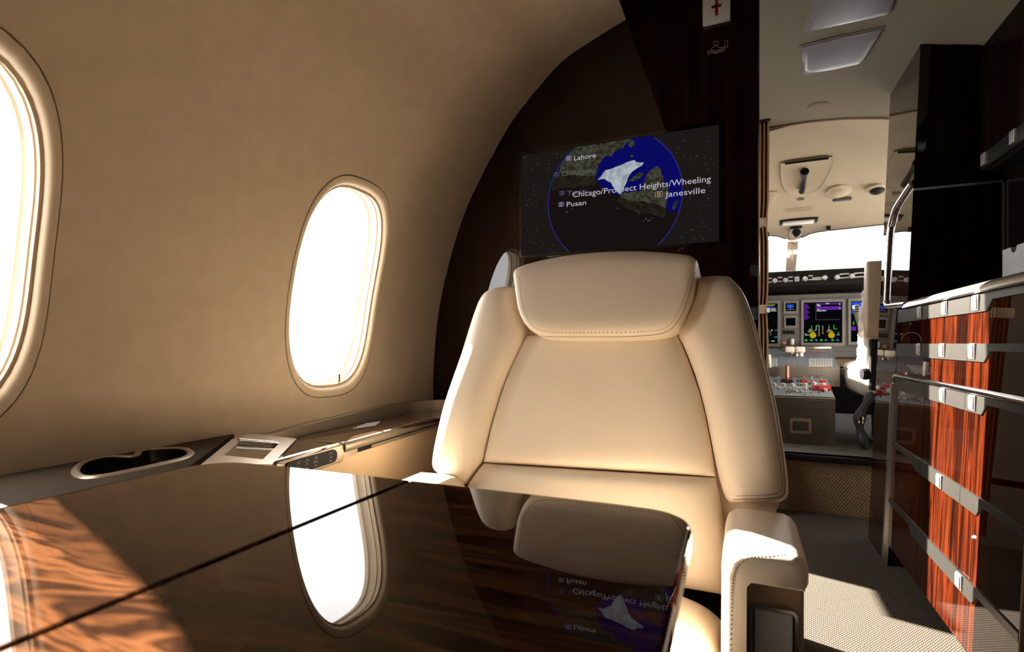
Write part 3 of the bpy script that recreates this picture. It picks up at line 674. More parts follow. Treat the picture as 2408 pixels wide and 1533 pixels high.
# worktop
e = thing('worktop', 'galley worktop with a polished metal lip above the drawer row', 'worktop', (.8, 1.9, .976))
m = MB(); m.box((.552, 1.388, .976), (.83, 2.31, .988)); m.build('slab', MT['black_gloss'], e, smooth=False)
m = MB(); lip = [(-.012, .977), (-.016, .980), (-.012, .990), (.0, 1.000), (.012, 1.006), (.016, 1.004), (.016, .977)]
m.loft([[Vector((GX(.98)+a, y, z)) for a, z in lip] for y in (1.388, 1.9, 2.325)], True, True); m.build('lip', MT['brushed'], e, ang=50)
# tall closet forward of the galley
cl = thing('tall_closet', 'tall glossy dark closet between the galley and the cockpit step', 'closet', (.8, 2.55, 0))
Y0, Y1 = 2.326, 2.75
m = MB(); n = Vector((1, 0, -.042)).normalized()
m.prism([Vector((GX(z), y, z)) for y, z in ((2.452, 0), (Y1, 0), (Y1, 1.935), (Y0, 1.935), (Y0, 1.01), (2.452, .72))], n*.03); fp = m.build('side_panel', MT['ebony_gloss'] if 'ebony_gloss' in MT else MT['ebony'], cl, ang=20)
m = MB(); m.box((.62, Y0, 1.41), (.82, Y0+.012, 1.90)); m.box((.575, 2.331, 1.0), (.82, 2.341, 1.41)); m.box((.56, 2.45, 0), (1.2, 2.46, .97)); m.box((.585, Y0+.002, 1.41), (.63, Y0+.01, 1.925)); m.build('aft_panel', MT['ebony_satin'], cl, smooth=False)
m = MB(); m.box((.62, 2.70, 0), (1.25, 2.745, 1.9)); m.build('forward_panel', MT['black'], cl, smooth=False)
tr = [(2.336, 1.432), (2.44, 1.415), (2.545, 1.392), (2.60, 1.352), (2.626, 1.30), (2.63, 1.15), (2.63, 1.045), (2.622, 1.018), (2.60, 1.004), (2.48, .998), (2.34, .992)]
m = MB(); rings = []
tp = cr([(GX(z)-.003, y, z) for y, z in tr], 60)
m.tube(tp, .0105, 12); m.build('chrome_trim', MT['chrome'], cl)
m = MB(); m.box((.565, Y0-.004, 1.400), (.815, Y0, 1.408)); m.box((.812, Y0-.006, .99), (.818, Y0, 1.40)); m.build('aft_trim', MT['brushed'], cl, smooth=False)
m = MB(); m.tube([(GX(1.0)-.001, 2.64, 1.00), (GX(.9)-.001, 2.45, .735)], .001, 4); 
# upper cabinet
uc = thing('overhead_cabinet', 'dark overhead galley cabinet with small metal latches under the ceiling', 'cabinet', (1.0, 1.85, 1.44))
m = MB(); m.box((.772, 1.378, 1.44), (1.0, 2.32, 1.68)); m.build('carcass', MT['black'], uc, smooth=False)
for a, b in ((1.378, 1.62), (1.62, 1.93), (1.93, 2.18), (2.18, 2.32)):
    m = MB(); m.box((.752, a+.001, 1.50), (.771, b-.001, 1.865), .002); d = m.build('cabinet_door', MT['ebony_satin'], uc)
m = MB(); m.box((.750, 1.378, 1.445), (.771, 2.318, 1.497), .003); st = m.build('latch_strip', MT['strip'], uc)
for y in (2.27, 2.06, 1.80):
    m = MB()
    for k in (-.012, 0, .012): m.box((.741, y+k-.0045, 1.452), (.751, y+k+.0045, 1.492), .002)
    m.build('latch', MT['latch'], st)
m = MB(); m.box((.82, 1.378, .989), (.84, 2.322, 1.438)); m.box((.771, 1.385, .989), (.82, 1.40, 1.438)); tag(m.build('galley_splashback', MT['black_gloss'], smooth=False), 'black splashback panel between galley worktop and overhead cabinet', 'panel')
# white dispenser box on the worktop
bx = thing('dispenser_box', 'white box with a rounded notch standing on the galley worktop', 'box', (.745, 1.93, .988))
m = MB(); c0 = Vector((.70, 1.86, .989)); 
pr = [(0, 0), (.14, 0), (.14, .135)]+[(.07+.018*math.cos(a*PI/8), .135-.018*math.sin(a*PI/8)) for a in range(9)]+[(0, .135)]
m.prism([c0+Vector((0, a, b)) for a, b in pr], (.095, 0, 0)); m.build('box_body', plain('box_card', (.30, .29, .29), .6), bx, ang=20)

# ================================================================ VESTIBULE CEILING ITEMS
def ceil_z(x):
    for (xa, za), (xb, zb) in zip(VP[200:], VP[201:]):
        if xa <= x <= xb: return za+(zb-za)*(x-xa)/(xb-xa)
    return 1.95
def on_ceiling(u, v, drop=0.):
    z = 1.95
    for _ in range(6): p = PZ(u, v, z); z = ceil_z(p.x)-drop
    return p
def lampm(pts, label):
    e = thing('ceiling_light', label, 'light', on_ceiling(*pts[0]), 'vestibule ceiling lights')
    P = [on_ceiling(u, v, .001) for u, v in pts]; c = sum(P, Vector())/len(P); D = Vector((0, 0, -1))
    m = MB(); m.loft([[c+(p-c)*1.05+D*0 for p in P], [c+(p-c)*1.05+D*.002 for p in P], [c+(p-c)*1.0+D*.003 for p in P]], True, False); m.build('lamp_frame', MT['ceil'], e)
    m = MB(); m.loft([[p+D*.001 for p in P], [c+(p-c)*.985+D*.006 for p in P], [c+(p-c)*.8+D*.009 for p in P]], True, True); m.build('diffuser', MT['lav'], e, ang=60)
lampm([(1884, 108), (1980, 84), (2076, 64), (2062, 88), (2030, 138), (2018, 148), (1960, 161), (1895, 173), (1885, 167)], 'lavender grey ceiling lamp panel nearer the cockpit')
lampm([(1892, 74), (1916, 0), (1935, -60), (2140, -90), (2118, -40), (2094, 23), (2086, 31), (1990, 52)], 'lavender grey ceiling lamp panel cut by the top picture edge')
p = on_ceiling(1927, 249); m = MB(); m.lathe(p, [(.0, -.006), (.035, -.006), (.046, -.004), (.05, 0)], n=32)
tag(m.build('ceiling_speaker', MT['ceil']), 'flat round beige cover on the vestibule ceiling', 'speaker')

# ================================================================ COCKPIT
CX = .335
def cz(x, y): return 1.952-.275*max(0, y-3.06)-.05*max(0, min(y-3.0, .06))/.06*.2-.42*(x-.35)**2
def CC(u, v):      # pixel on the sloping cockpit ceiling
    y = 3.4
    p = None
    for _ in range(30):
        p = PY(u, v, y); r = ray(u, v)
        # step along the ray until it meets the ceiling height
        lo, hi = 2.0, 6.0
    o = Vector((0, 0, EYE)); r = Vector(ray(u, v)); lo, hi = 2.5/r.y, 6/r.y
    for _ in range(50):
        mid = (lo+hi)/2; q = o+r*mid
        if q.z > cz(q.x, q.y): hi = mid
        else: lo = mid
    return o+r*lo
def yf(x): return 4.30-.95*abs(x-CX)**1.35-.0
def yfront(x):
    d = abs(x-CX); return 4.24-.30*d-.9*max(0, d-.12)**2 + (.10*max(0, 1-d/.12))
m = MB(); xs = [-.55+1.75*k/70 for k in range(71)]
m.grid([[Vector((x, 3.0+(yfront(x)-3.0)*k/16, cz(x, 3.0+(yfront(x)-3.0)*k/16))) for x in xs] for k in range(17)])
m.grid([[Vector((x, 3.0, 2.02)) for x in xs], [Vector((x, 3.0, cz(x, 3.0))) for x in xs]])
struct('ceiling_cockpit', m, MT['cockpit'])
m = MB(); m.tube([Vector((x, 3.0, ceil_z(x)-.004 if x > -.35 else 1.9)) for x in xs if .0 < x < 1.0], .006, 8); struct('trim_ceiling_joint', m, MT['leather2'])
m = MB(); m.box((-.62, 2.99, .27), (1.2, 4.9, .30)); struct('floor_cockpit', m, MT['carpet_grey'], smooth=False)
st = thing('cockpit_step', 'woven brown carpeted step up to the cockpit floor', 'step', (.35, 3.0, 0))
m = MB(); m.prism([Vector((.05, 3.055, 0)), Vector((.66, 3.055, 0)), Vector((.66, 3.0, .268)), Vector((.05, 3.0, .268))], (0, .03, 0)); m.build('riser', MT['riser'], st, smooth=False)
m = MB(); m.box((.05, 2.975, .268), (.66, 3.05, .300), .008, 3); m.build('nosing', MT['black'], st)
# side walls of the cockpit, below and above the side windows
m = MB(); m.box((-.62, 3.02, .27), (-.55, 4.9, 1.36)); m.box((-.62, 3.02, 1.36), (-.55, 3.12, 1.75)); m.box((-.62, 3.95, .98), (-.55, 4.06, 1.6)); struct('wall_cockpit_port', m, MT['ceil'], smooth=False)
m = MB(); m.box((1.16, 2.79, .27), (1.22, 4.9, 1.0)); m.box((1.16, 2.79, 1.0), (1.22, 3.3, 1.75)); m.box((1.16, 3.72, 1.0), (1.22, 3.84, 1.6)); struct('wall_cockpit_starboard', m, MT['ceil'], smooth=False)
m = MB(); m.box((-.62, 4.86, .27), (1.22, 4.9, 1.29)); struct('wall_nose', m, MT['black'], smooth=False)
# windshield
ws = thing('window_20', None, None, (CX, 4.5, 1.3)); ws['kind'] = 'structure'; ws['label'] = 'bright cockpit windshield behind the glareshield'; ws.name = 'window_%d' % (wn+1)
def wsp(x, f):      # point on the windshield, f = 0 top, 1 base
    y = yfront(x); t = Vector((x, y, cz(x, y))); b = Vector((CX+(x-CX)*1.02, y+.36, 1.28)); return t.lerp(b, f)
for nm, a, b in (('windshield_pane', CX+.03, .90), ('windshield_pane', -.30, CX-.03)):
    m = MB(); m.grid([[wsp(a+(b-a)*k/12, f) for k in range(13)] for f in (.02, .5, 1)]); m.build(nm, MT['glass'], ws)
m = MB(); m.loft([[wsp(CX, f)+Vector((a, b, 0)) for a, b in ((-.036, -.02), (.036, -.02), (.03, .03), (-.03, .03))] for f in (0, .5, 1)], True, True); m.build('center_post', MT['frame'], ws)
for x in (.93, -.33):
    m = MB(); m.loft([[wsp(x, f)+Vector((a, b, 0)) for a, b in ((-.035, -.02), (.035, -.02), (.035, .03), (-.035, .03))] for f in (-.02, .5, 1)], True, True); m.build('side_post', MT['frame'], ws)
m = MB(); m.tube([wsp(a, .0)+Vector((0, -.004, -.002)) for a in [CX+.05+k*.05 for k in range(11)]], .005, 6); m.tube([wsp(a, .0)+Vector((0, -.004, -.002)) for a in [CX-.05-k*.05 for k in range(11)]], .005, 6); m.build('windshield_rim', MT['grey'], ws)
for u, v in ((1948, 532), (1804, 547)):
    p = CC(u, v); m = MB(); m.box(p+Vector((-.012, -.015, -.03)), p+Vector((.012, .015, .0)), .003); tag(m.build('sun_visor_clip', MT['black']), 'small black clip at the top edge of the cockpit windshield, %s of the centre post' % ('right' if u > 1870 else 'left'), 'clip', 'windshield clips')
# overhead fittings
def ceil_frame(u, v):
    p = CC(u, v); n = Vector((0, -.275, -1)).normalized(); ex = Vector((1, 0, 0)); ey = n.cross(ex).normalized(); return p, n, ex, ey
def cpath(pts, lift): return [CC(u, v)+Vector((0, -.275, -1)).normalized()*lift for u, v in pts]
hp = thing('escape_hatch_panel', 'rounded beige overhead hatch panel with a black pull handle in the cockpit ceiling', 'hatch', CC(1895, 410))
loop = [(1836, 385), (1846, 379), (1900, 372), (1948, 366), (1958, 368), (1956, 385), (1945, 412), (1930, 436), (1910, 449), (1880, 455), (1860, 452), (1845, 440), (1838, 420)]
ld = [(p.x, p.y) for p in cr([(a, b, 0) for a, b in loop], 44, True)]
P0, P1 = cpath(ld, .0), cpath(ld, .012); c = sum(P1, Vector())/len(P1)
m = MB(); m.loft([P0, P1, [c+(p-c)*.96+Vector((0, 0, .004)) for p in P1], [c+(p-c)*.9+Vector((0, 0, .006)) for p in P1]], True, True); m.build('hatch_cover', MT['cockpit'], hp, ang=60)
m = MB(); m.tube(cpath([(1846, 379), (1900, 372), (1948, 366)], .016), .006, 8); m.build('hatch_slot', MT['black'], hp)
hd = cpath([(1892, 392), (1891, 402), (1890, 415), (1888, 428), (1885, 440)], .03)
m = MB(); m.tube(hd, [.023, .015, .012, .015, .017], 12); m.build('pull_handle', MT['black'], hp)
def vent(u, v, r, dark, name, label, aim=(0, -.275, -1)):
    p, n, ex, ey = ceil_frame(u, v); e = thing(name, label, 'air vent', p, 'cockpit air outlets'); m = MB()
    m.lathe(p, [(r, -.002), (r*.98, .006), (r*.85, .012), (r*.72, .014)], n, 28); m.build('vent_ring', MT['cockpit'], e)
    m = MB(); m.lathe(p, [(r*.74, .010), (r*.6, .024), (r*.3, .032), (0.001, .034)], n, 24); m.build('vent_ball', MT['black'] if dark else MT['cockpit'], e)
    return e, p, n
e, p, n = vent(1974, 448, .07, False, 'air_outlet', 'round beige ceiling air outlet right of the hatch panel'); m = MB(); q = CC(1980, 462); m.box(q+Vector((-.05, -.01, -.028)), q+Vector((.05, .012, -.010)), .006); m.build('outlet_lever', MT['grey'], e)
vent(2062, 443, .055, True, 'air_outlet', 'ceiling air outlet with a black eyeball nozzle at the cockpit right')
vent(1806, 462, .065, False, 'air_outlet', 'round beige ceiling air outlet next to the curtain')
p, n, ex, ey = ceil_frame(1882, 467); m = MB(); m.tube([p+n*.002+ex*.021*math.cos(k*PI/12)+ey*.014*math.sin(k*PI/12) for k in range(24)], .0018, 5, True); m.tube([p+n*.002-ex*.01, p+n*.002+ex*.01], .002, 5)
tag(m.build('ceiling_emblem', MT['ink']), 'small dark oval emblem on the cockpit ceiling below the hatch', 'emblem')
g = thing('speaker_grille', 'beige slotted speaker grille on the cockpit ceiling', 'speaker', CC(1880, 491))
p, n, ex, ey = ceil_frame(1880, 492); m = MB(); lp = rrect(0, 0, .19, .055, .024)
m.loft([[p+ex*a+ey*b for a, b in lp], [p+ex*a*.97+ey*b*.94+n*.006 for a, b in lp]], True, True); m.build('grille_plate', MT['cockpit'], g)
m = MB()
for k in range(14):
    x = -.065+k*.01
    for y in (-.011, .0, .011): m.box(p+ex*(x+y*.3)+ey*y+n*.0065-Vector((.0018, .003, .001)), p+ex*(x+y*.3)+ey*y+n*.0065+Vector((.0018, .003, .001)))
m.build('grille_slots', MT['leather2'], g, smooth=False)
g = thing('map_light', 'wide rectangular ceiling light with a black frame above the windshield', 'light', CC(1878, 518))
p, n, ex, ey = ceil_frame(1877, 519); M3 = Matrix((ex, ey, n)).transposed()
m = MB(); m.box(p-Vector((.115, .042, .008)), p+Vector((.115, .042, .012)), .005, M=M3); m.build('light_frame', MT['black'], g)
m = MB(); m.box(p-Vector((.092, .019, .010))+n*.01, p+Vector((.092, .019, .006))+n*.01, .002, M=M3); m.build('light_lens', MT['white'], g)
cm = thing('compass', 'black standby compass hanging on a wire loop below the ceiling light', 'compass', CC(1871, 540))
p = CC(1872, 534); m = MB(); m.box(p+Vector((-.036, -.02, -.012)), p+Vector((.036, .02, .004)), .004); m.build('mount', MT['black'], cm)
m = MB(); c = p+Vector((0, -.02, -.045)); m.lathe(c, [(.001, -.03), (.024, -.026), (.030, -.008), (.030, .010), (.022, .028), (.001, .032)], (0, 1, .1), 20); m.build('bowl', MT['black'], cm)
m = MB(); m.tube(cr([p+Vector((-.035, -.01, -.01)), p+Vector((-.05, -.015, -.05)), p+Vector((-.035, -.015, -.10)), p+Vector((.0, -.01, -.125))], 14), .0022, 6); m.build('wire', MT['black'], cm)
p = wsp(CX, .25); m = MB(); m.box(p+Vector((-.004, -.05, -.05)), p+Vector((.004, -.045, .12)), .002); m.build('sight_bracket', MT['cockpit'], cm)
sg = thing('eye_sight_gauge', 'small white sighting bar with a ball in front of the windshield post', 'gauge', wsp(CX, .3))
p = wsp(CX, .32)+Vector((-.03, -.07, 0)); m = MB(); m.lathe(p, [(.001, -.014), (.010, -.010), (.014, 0), (.010, .010), (.001, .014)], n=16); m.build('ball', MT['white'], sg)
m = MB(); m.box(p+Vector((.01, -.004, .012)), p+Vector((.075, .004, .055)), .003); m.build('plate', MT['white'], sg)
m = MB(); m.tube([p+Vector((-.075, 0, -.01)), p+Vector((.0, 0, 0))], .003, 6); m.build('rod', MT['white'], sg)
# glareshield
YG = 3.86
gs = thing('glareshield', 'dark glareshield with rows of knobs and buttons under the cockpit windshield', 'control panel', (CX, YG, 1.2))
def ztop(x): return 1.317+.012*(1-(abs(x-CX)/.7)**2)
m = MB(); xs = [-.45+1.52*k/40 for k in range(41)]
yy = lambda x: YG+.10*(1-min(1, abs(x-CX)/.7)**2)-.03
m.loft([[Vector((x, yy(x)+a, z_+ztop(x)-1.32)) for a, z_ in ((.9, 1.30), (.03, 1.325), (.0, 1.318), (-.004, 1.245), (.0, 1.222), (.03, 1.21), (.13, 1.185), (.13, 1.20), (.9, 1.20))] for x in xs], True, True); m.build('hood', MT['black'], gs, ang=40)
def GS(u, v):
    y = YG
    for _ in range(5): p = PY(u, v, y); y = yy(p.x)-.003
    return p
for u, v in ((1798, 661), (1822, 660), (1847, 659), (1893, 656), (1939, 653), (1968, 652), (2003, 649), (2039, 646)):
    p = GS(u, v); m = MB(); m.lathe(p, [(.016, 0), (.015, .012), (.012, .022), (.011, .024)], (0, -1, .05), 16); m.build('knob', MT['knob'], gs)
for u0, v0 in ((1810, 659), (1834, 657), (1859, 656), (1906, 653), (1979, 649), (1991, 648), (2014, 647), (2026, 646)):
    for dv in (-4.5, 4.5):
        p = GS(u0, v0+dv); m = MB(); m.box(p+Vector((-.013, -.004, -.004)), p+Vector((.013, .002, .004)), .001); m.build('button', MT['knob'], gs)
p = GS(1921, 655); m = MB(); m.box(p+Vector((-.026, -.004, -.010)), p+Vector((.026, .002, .010)), .002); m.build('button', MT['knob'], gs)
p = GS(1874, 656); m = MB(); m.box(p+Vector((-.014, -.004, -.016)), p+Vector((.014, .002, .016)), .002); m.build('readout', MT['knob'], gs)
# instrument panel
YI = 4.0
ip = thing('instrument_panel', 'grey instrument panel with lit flight displays ahead of the throttles', 'instrument panel', (CX, YI, .8))
m = MB(); m.box((-.45, YI, .80), (1.08, YI+.04, 1.176)); m.box((-.45, YI-.035, .755), (1.08, YI+.04, .80), .01); m.build('panel', MT['grey'], ip, smooth=False)
m = MB(); m.box((-.45, YI-.01, .70), (1.08, YI+.04, .753), .005); m.build('knee_trim', MT['leather2'], ip)
def display(u0, v0, u1, v1, deep=.016, bz=6):
    a = PY(u0-bz, v1+bz+1, YI-deep); b = PY(u1+bz, v0-bz-1, YI-deep); i0 = PY(u0, v1, YI-deep); i1 = PY(u1, v0, YI-deep)
    zc = (i0.z+i1.z)/2; o_ = rrect((a.x+b.x)/2, (a.z+b.z)/2, b.x-a.x, b.z-a.z, .006); i_ = rrect((i0.x+i1.x)/2, zc, i1.x-i0.x, i1.z-i0.z, .003)
    m = MB(); m.loft([[Vector((x, YI, z)) for x, z in o_], [Vector((x, YI-deep, z)) for x, z in o_], [Vector((x, YI-deep, z)) for x, z in i_], [Vector((x, YI-deep+.006, z)) for x, z in i_]], True, False); f = m.build('display_frame', MT['grey_mid'], ip, ang=25)
    m = MB(); m.prism([Vector((x, YI-deep+.005, z)) for x, z in i_], (0, .002, 0)); sc = m.build('display_screen', E_['lcd'], ip, smooth=False)
    return i0, i1, YI-deep+.0045, sc
def rectd(mb, i0, i1, y, a, b, c, d):     # fractions from left / top
    X = lambda f: i0.x+(i1.x-i0.x)*f; Z = lambda f: i1.z+(i0.z-i1.z)*f
    mb.poly([(X(a), y, Z(d)), (X(c), y, Z(d)), (X(c), y, Z(b)), (X(a), y, Z(b))])
def symbols(D, items):
    i0, i1, y, sc = D; by = {}
    for k, *q in items: by.setdefault(k, MB()); rectd(by[k], i0, i1, y-(.0002 if k not in ('purple',) else 0), *q)
    for k, mb in by.items(): mb.build('display_symbols', E_[k], sc, smooth=False, recalc=False)
cd = display(1890, 709, 1981, 806)
it = []
for k in range(10): it.append(('purple', .02, .04+.04*k, .10+.03*(k % 3), .062+.04*k))
it += [('purple', .34, .03, .97, .06), ('purple', .34, .11, .97, .19), ('grey', .32, .02, .325, .44), ('grey', .32, .43, .95, .434)]
for a, b, w in ((.35, .045, .06), (.35, .075, .10), (.57, .025, .1), (.92, .03, .03), (.92, .06, .03), (.36, .165, .05), (.92, .15, .04), (.35, .20, .24)): it.append(('white', a, b, a+w, b+.022))
for x in (.13, .62):
    it += [('white', x, .685, x+.11, .70), ('yellow', x-.02, .72, x+.15, .737)]
for x, y0 in ((.20, .57), (.78, .56)): it += [('green', x, y0, x+.016, .66), ('green', x-.06 if x < .5 else x, .655, x+.016 if x < .5 else x+.09, .67)]
it += [('green', .325, .565, .41, .585), ('white', .325, .585, .337, .69), ('white', .40, .585, .412, .84), ('white', .28, .685, .337, .695), ('white', .495, .58, .507, .67), ('yellow', .495, .67, .507, .77), ('yellow', .47, .765, .53, .775), ('white', .655, .60, .667, .69), ('green', .655, .55, .667, .60), ('white', .655, .685, .70, .695)]
for x, k in ((.03, 'green'), (.17, 'green'), (.30, 'cyan'), (.43, 'green'), (.55, 'cyan'), (.72, 'green'), (.85, 'cyan')): it += [(k, x, .925, x+.07, .955), (k, x+.02, .90, x+.04, .925)]
it += [('green', .03, .77, .08, .79), ('white', .03, .80, .14, .815), ('white', .87, .80, .93, .815), ('green', .88, .75, .92, .775)]
symbols(cd, it)
i0, i1, y, sc = cd
for fx in (.245, .725):
    m = MB(); c = Vector((i0.x+(i1.x-i0.x)*fx, y-.0001, i1.z+(i0.z-i1.z)*.815)); r = .021
    m.poly([c+Vector((r*(1 if k % 2 else .82)*math.cos(k*PI/9), 0, r*(1 if k % 2 else .82)*math.sin(k*PI/9))) for k in range(18)]); m.build('display_symbols', E_['yellow'], sc, smooth=False)
ld_ = display(1738, 713, 1829, 808)
it = [('yellow', .72, .03, .93, .05), ('blue', .72, .075, .90, .095), ('white', .71, .11, .80, .22), ('white', .82, .12, .96, .135), ('white', .82, .15, .95, .165), ('white', .82, .18, .97, .195), ('green', .60, .24, .68, .28), ('green', .62, .10, .66, .13), ('green', .66, .40, .69, .44), ('cyan', .93, .66, .99, .68), ('cyan', .92, .82, .99, .85), ('yellow', .83, .65, .87, .69), ('green', .74, .92, .78, .95), ('white', .84, .925, .92, .945), ('cyan', .66, .92, .70, .95)]
symbols(ld_, it); i0, i1, y, sc = ld_
m = MB(); c = Vector((i0.x+(i1.x-i0.x)*.62, y-.0002, i1.z+(i0.z-i1.z)*.80)); m.tube([c+Vector((.05*math.cos(k*PI/16), 0, .05*math.sin(k*PI/16))) for k in range(17)], .0008, 4); m.build('display_symbols', E_['white'], sc)
rd = display(2001, 706, 2092, 804); symbols(rd, [('blue', .02, .02, .98, .30), ('purple', .02, .62, .14, .72), ('green', .06, .50, .09, .58), ('green', .30, .5, .33, .58)])
sd = display(1847, 712, 1873, 732, .012, 4); symbols(sd, [('blue', .15, .18, .75, .55), ('cyan', .40, .2, .5, .8), ('grey', .1, .75, .9, .8)])
display(1848, 747, 1871, 766, .012, 4)
for k in range(3):
    a = PY(1841+k*9.5, 786, YI-.008); b = PY(1849.5+k*9.5, 777, YI-.008); m = MB(); m.box((a.x, YI-.01, a.z), (b.x, YI, b.z), .002); m.build('switch', MT['black'], ip)
p = PY(1863, 804, YI-.02); m = MB(); m.box(p+Vector((-.010, -.03, -.022)), p+Vector((.010, .01, .022)), .008, 3); m.build('gear_lever', MT['white'], ip)
p = PY(1845, 806, YI-.004); m = MB(); m.box(p+Vector((-.011, -.003, -.009)), p+Vector((.011, .004, .009)), .002); m.build('warning_light', emis('amber_lamp', (.35, .14, .06), 1), ip)
# control yoke head in front of the right display
yk = thing('control_column', 'grey control yoke grip in front of the blue-lit right display', 'yoke', (.62, 3.8, .3))
p = PY(2013, 722, 3.80); q = PY(2022, 770, 3.80); m = MB(); m.tube([p+Vector((-.004, 0, .012)), p, q, q+Vector((.03, .02, -.4))], [.016, .024, .012, .012], 10); m.build('grip', MT['grey'], yk)
m = MB()
for k in range(3): m.box(p+Vector((-.014, -.026, -.002-k*.014)), p+Vector((.012, -.018, .005-k*.014)), .002)
m.build('grip_buttons', MT['black'], yk)
# centre pedestal
PXL, PXR, PYA = .145, .455, 3.285
pd = thing('center_pedestal', 'grey centre pedestal crowded with levers and switches behind the instrument panel', 'pedestal', (.3, 3.5, .3))
dk = lambda y: .557+.30*(y-PYA)
m = MB(); m.prism([Vector((PXL, y, z)) for y, z in ((PYA, .30), (3.62, .30), (3.62, dk(3.6)), (PYA+.004, .557), (PYA, .553))], (PXR-PXL, 0, 0)); m.build('housing', MT['pedestal'], pd, ang=20)
du = lambda y: .715+.30*(y-3.6)
m = MB(); m.prism([Vector((.085, y, z)) for y, z in ((3.585, .60), (3.955, .60), (3.955, du(3.94)), (3.59, .713), (3.585, .708))], (.435, 0, 0)); m.build('upper_housing', MT['pedestal'], pd, ang=20)
def DK(u, v, lift=0.):
    return PL(u, v, (0, PYA, .557+lift), (0, -.30, 1))
def DU(u, v, lift=0.):
    return PL(u, v, (0, 3.6, .715+lift), (0, -.30, 1))
nd = Vector((0, -.30, 1)).normalized()
def slab(f, u0, v0, u1, v1, h, name, mat, parent=pd, skew=0):
    P = [f(u0, v1), f(u1, v1), f(u1-skew, v0), f(u0-skew, v0)]; mm = MB(); mm.prism([p-nd*.001 for p in P], nd*(h+.001)); return mm.build(name, mat, parent, ang=20)
cq = lambda x, y: (1790+x/10.22, 800+y/10.22)
plate1 = MB(); plate1.prism([Vector((x, y, dk(y)+.0005)) for x, y in ((PXL+.006, PYA+.008), (PXR-.006, PYA+.008), (PXR-.006, 3.58), (PXL+.006, 3.58))], nd*.003); plate1.build('deck_plate', MT['console'], pd, smooth=False)
plate2 = MB(); plate2.prism([Vector((x, y, du(y)+.0005)) for x, y in ((.092, 3.60), (.512, 3.60), (.512, 3.93), (.092, 3.93))], nd*.003); plate2.build('deck_plate', MT['console'], pd, smooth=False)
def line(a, b, f): 
    mm = MB(); mm.tube([f(*cq(*a), .0042), f(*cq(*b), .0042)], .0013, 5); mm.build('panel_gap', MT['black'], pd)
line((860, 930), (940, 1260), DK); line((360, 930), (370, 1050), DK); line((1040, 1240), (1050, 1330), DK); line((440, 860), (1000, 850), DK)
# throttles
def lever(base, top, r, name, mat): mm = MB(); mm.tube([base, top], r, 10); return mm.build(name, mat, pd)
yT = 3.78
for a, b in ((1846.5, 1868.5), (1870.5, 1893)):
    p, q = PY(a, 822, yT), PY(b, 822, yT); m = MB(); m.box((p.x, yT-.02, p.z-.019), (q.x, yT+.02, p.z+.019), .009, 3); m.build('throttle_grip', MT['ivory'], pd)
    c = (p.x+q.x)/2; m = MB(); m.box((c-.016, yT-.006, du(yT)-.02), (c+.016, yT+.006, p.z-.01), .002); m.build('throttle_arm', MT['brushed'], pd)
p = PY(1868, 834, yT-.03); m = MB(); m.box(p+Vector((-.018, -.004, -.012)), p+Vector((.018, .004, .008)), .003); m.build('thrust_latch', MT['chrome'], pd)
m = MB(); m.box((PY(1838, 820, 3.9).x, 3.86, .74), (PY(1956, 820, 3.9).x, 3.945, .822), .006); m.build('quadrant_hood', MT['grey'], pd)
p, q = PY(1895, 817, 3.855), PY(1955, 817, 3.855); m = MB(); m.box((p.x, 3.85, p.z-.008), (q.x, 3.862, p.z+.007), .002); m.build('bright_strip', MT['brushed'], pd)
b = DU(*cq(215, 660)); t = PY(*cq(175, 350), b.y+.02); m = MB(); m.tube([b, b.lerp(t, .1), b.lerp(t, .5), b.lerp(t, .97), t], [.007, .008, .011, .013, .006], 12); m.build('flap_lever', MT['white'], pd)
b = DK(*cq(800, 790)); t = b+Vector((0, .0, .075)); m = MB(); m.lathe(b, [(.012, 0), (.012, .02), (.019, .03), (.018, .06), (.012, .064)], (0, 0, 1), 14); m.build('trim_knob', MT['white'], pd)
b = DK(*cq(630, 990)); t = PY(*cq(635, 600), b.y+.02)
m = MB(); m.tube([b, b.lerp(t, .2), b.lerp(t, .95), t], [.006, .011, .011, .008], 8); hl = m.build('brake_lever', MT['red'], pd)
m = MB(); d_ = Vector((0, -.0115, 0)); m.tube([b.lerp(t, .25)+d_, b.lerp(t, .95)+d_], .004, 6); m.build('lever_stripe', MT['ivory'], hl)
m = MB(); m.lathe(DK(*cq(620, 985), .004), [(.034, 0), (.034, .003), (.01, .004)], nd, 20); m.build('lever_slot', MT['black'], pd)
for x, y, r in ((310, 1075, .011), (540, 1085, .011), (760, 1090, .012), (425, 1160, .010), (1275, 1050, .012), (1500, 1080, .012), (1545, 1215, .011), (1065, 1080, .010), (1055, 1170, .009), (700, 1220, .006), (830, 1225, .006), (1130, 690, .011), (1010, 700, .008)):
    p = DK(*cq(x, y+25)); m = MB(); m.lathe(p, [(r, 0), (r, .008), (r*.85, .012), (r*.8, .018), (r*.5, .019)], nd, 14); m.build('knob', MT['knob'], pd)
for x, y in ((925, 870), (1015, 970), (1210, 960), (1325, 960), (1455, 960), (655, 1240), (745, 1250)):
    b = DK(*cq(x, y)); m = MB(); m.tube([b, b+nd*.014, b+nd*.032+Vector((0, -.004, 0))], [.0028, .003, .0046], 8); m.build('toggle_switch', MT['chrome'], pd)
for x0, y0, x1, y1, h in ((1235, 1130, 1680, 1225, .012), (955, 985, 1105, 1035, .010), (1400, 990, 1545, 1035, .010), (860, 870, 975, 905, .006), (945, 1060, 1180, 1090, .003), (250, 800, 335, 880, .02), (1190, 1000, 1235, 1030, .006)):
    slab(DK, *cq(x0, y0), *cq(x1, y1), h, 'guard', MT['red'])
slab(DK, *cq(1290, 1170), *cq(1400, 1215), .0125, 'guard_label', MT['black'])
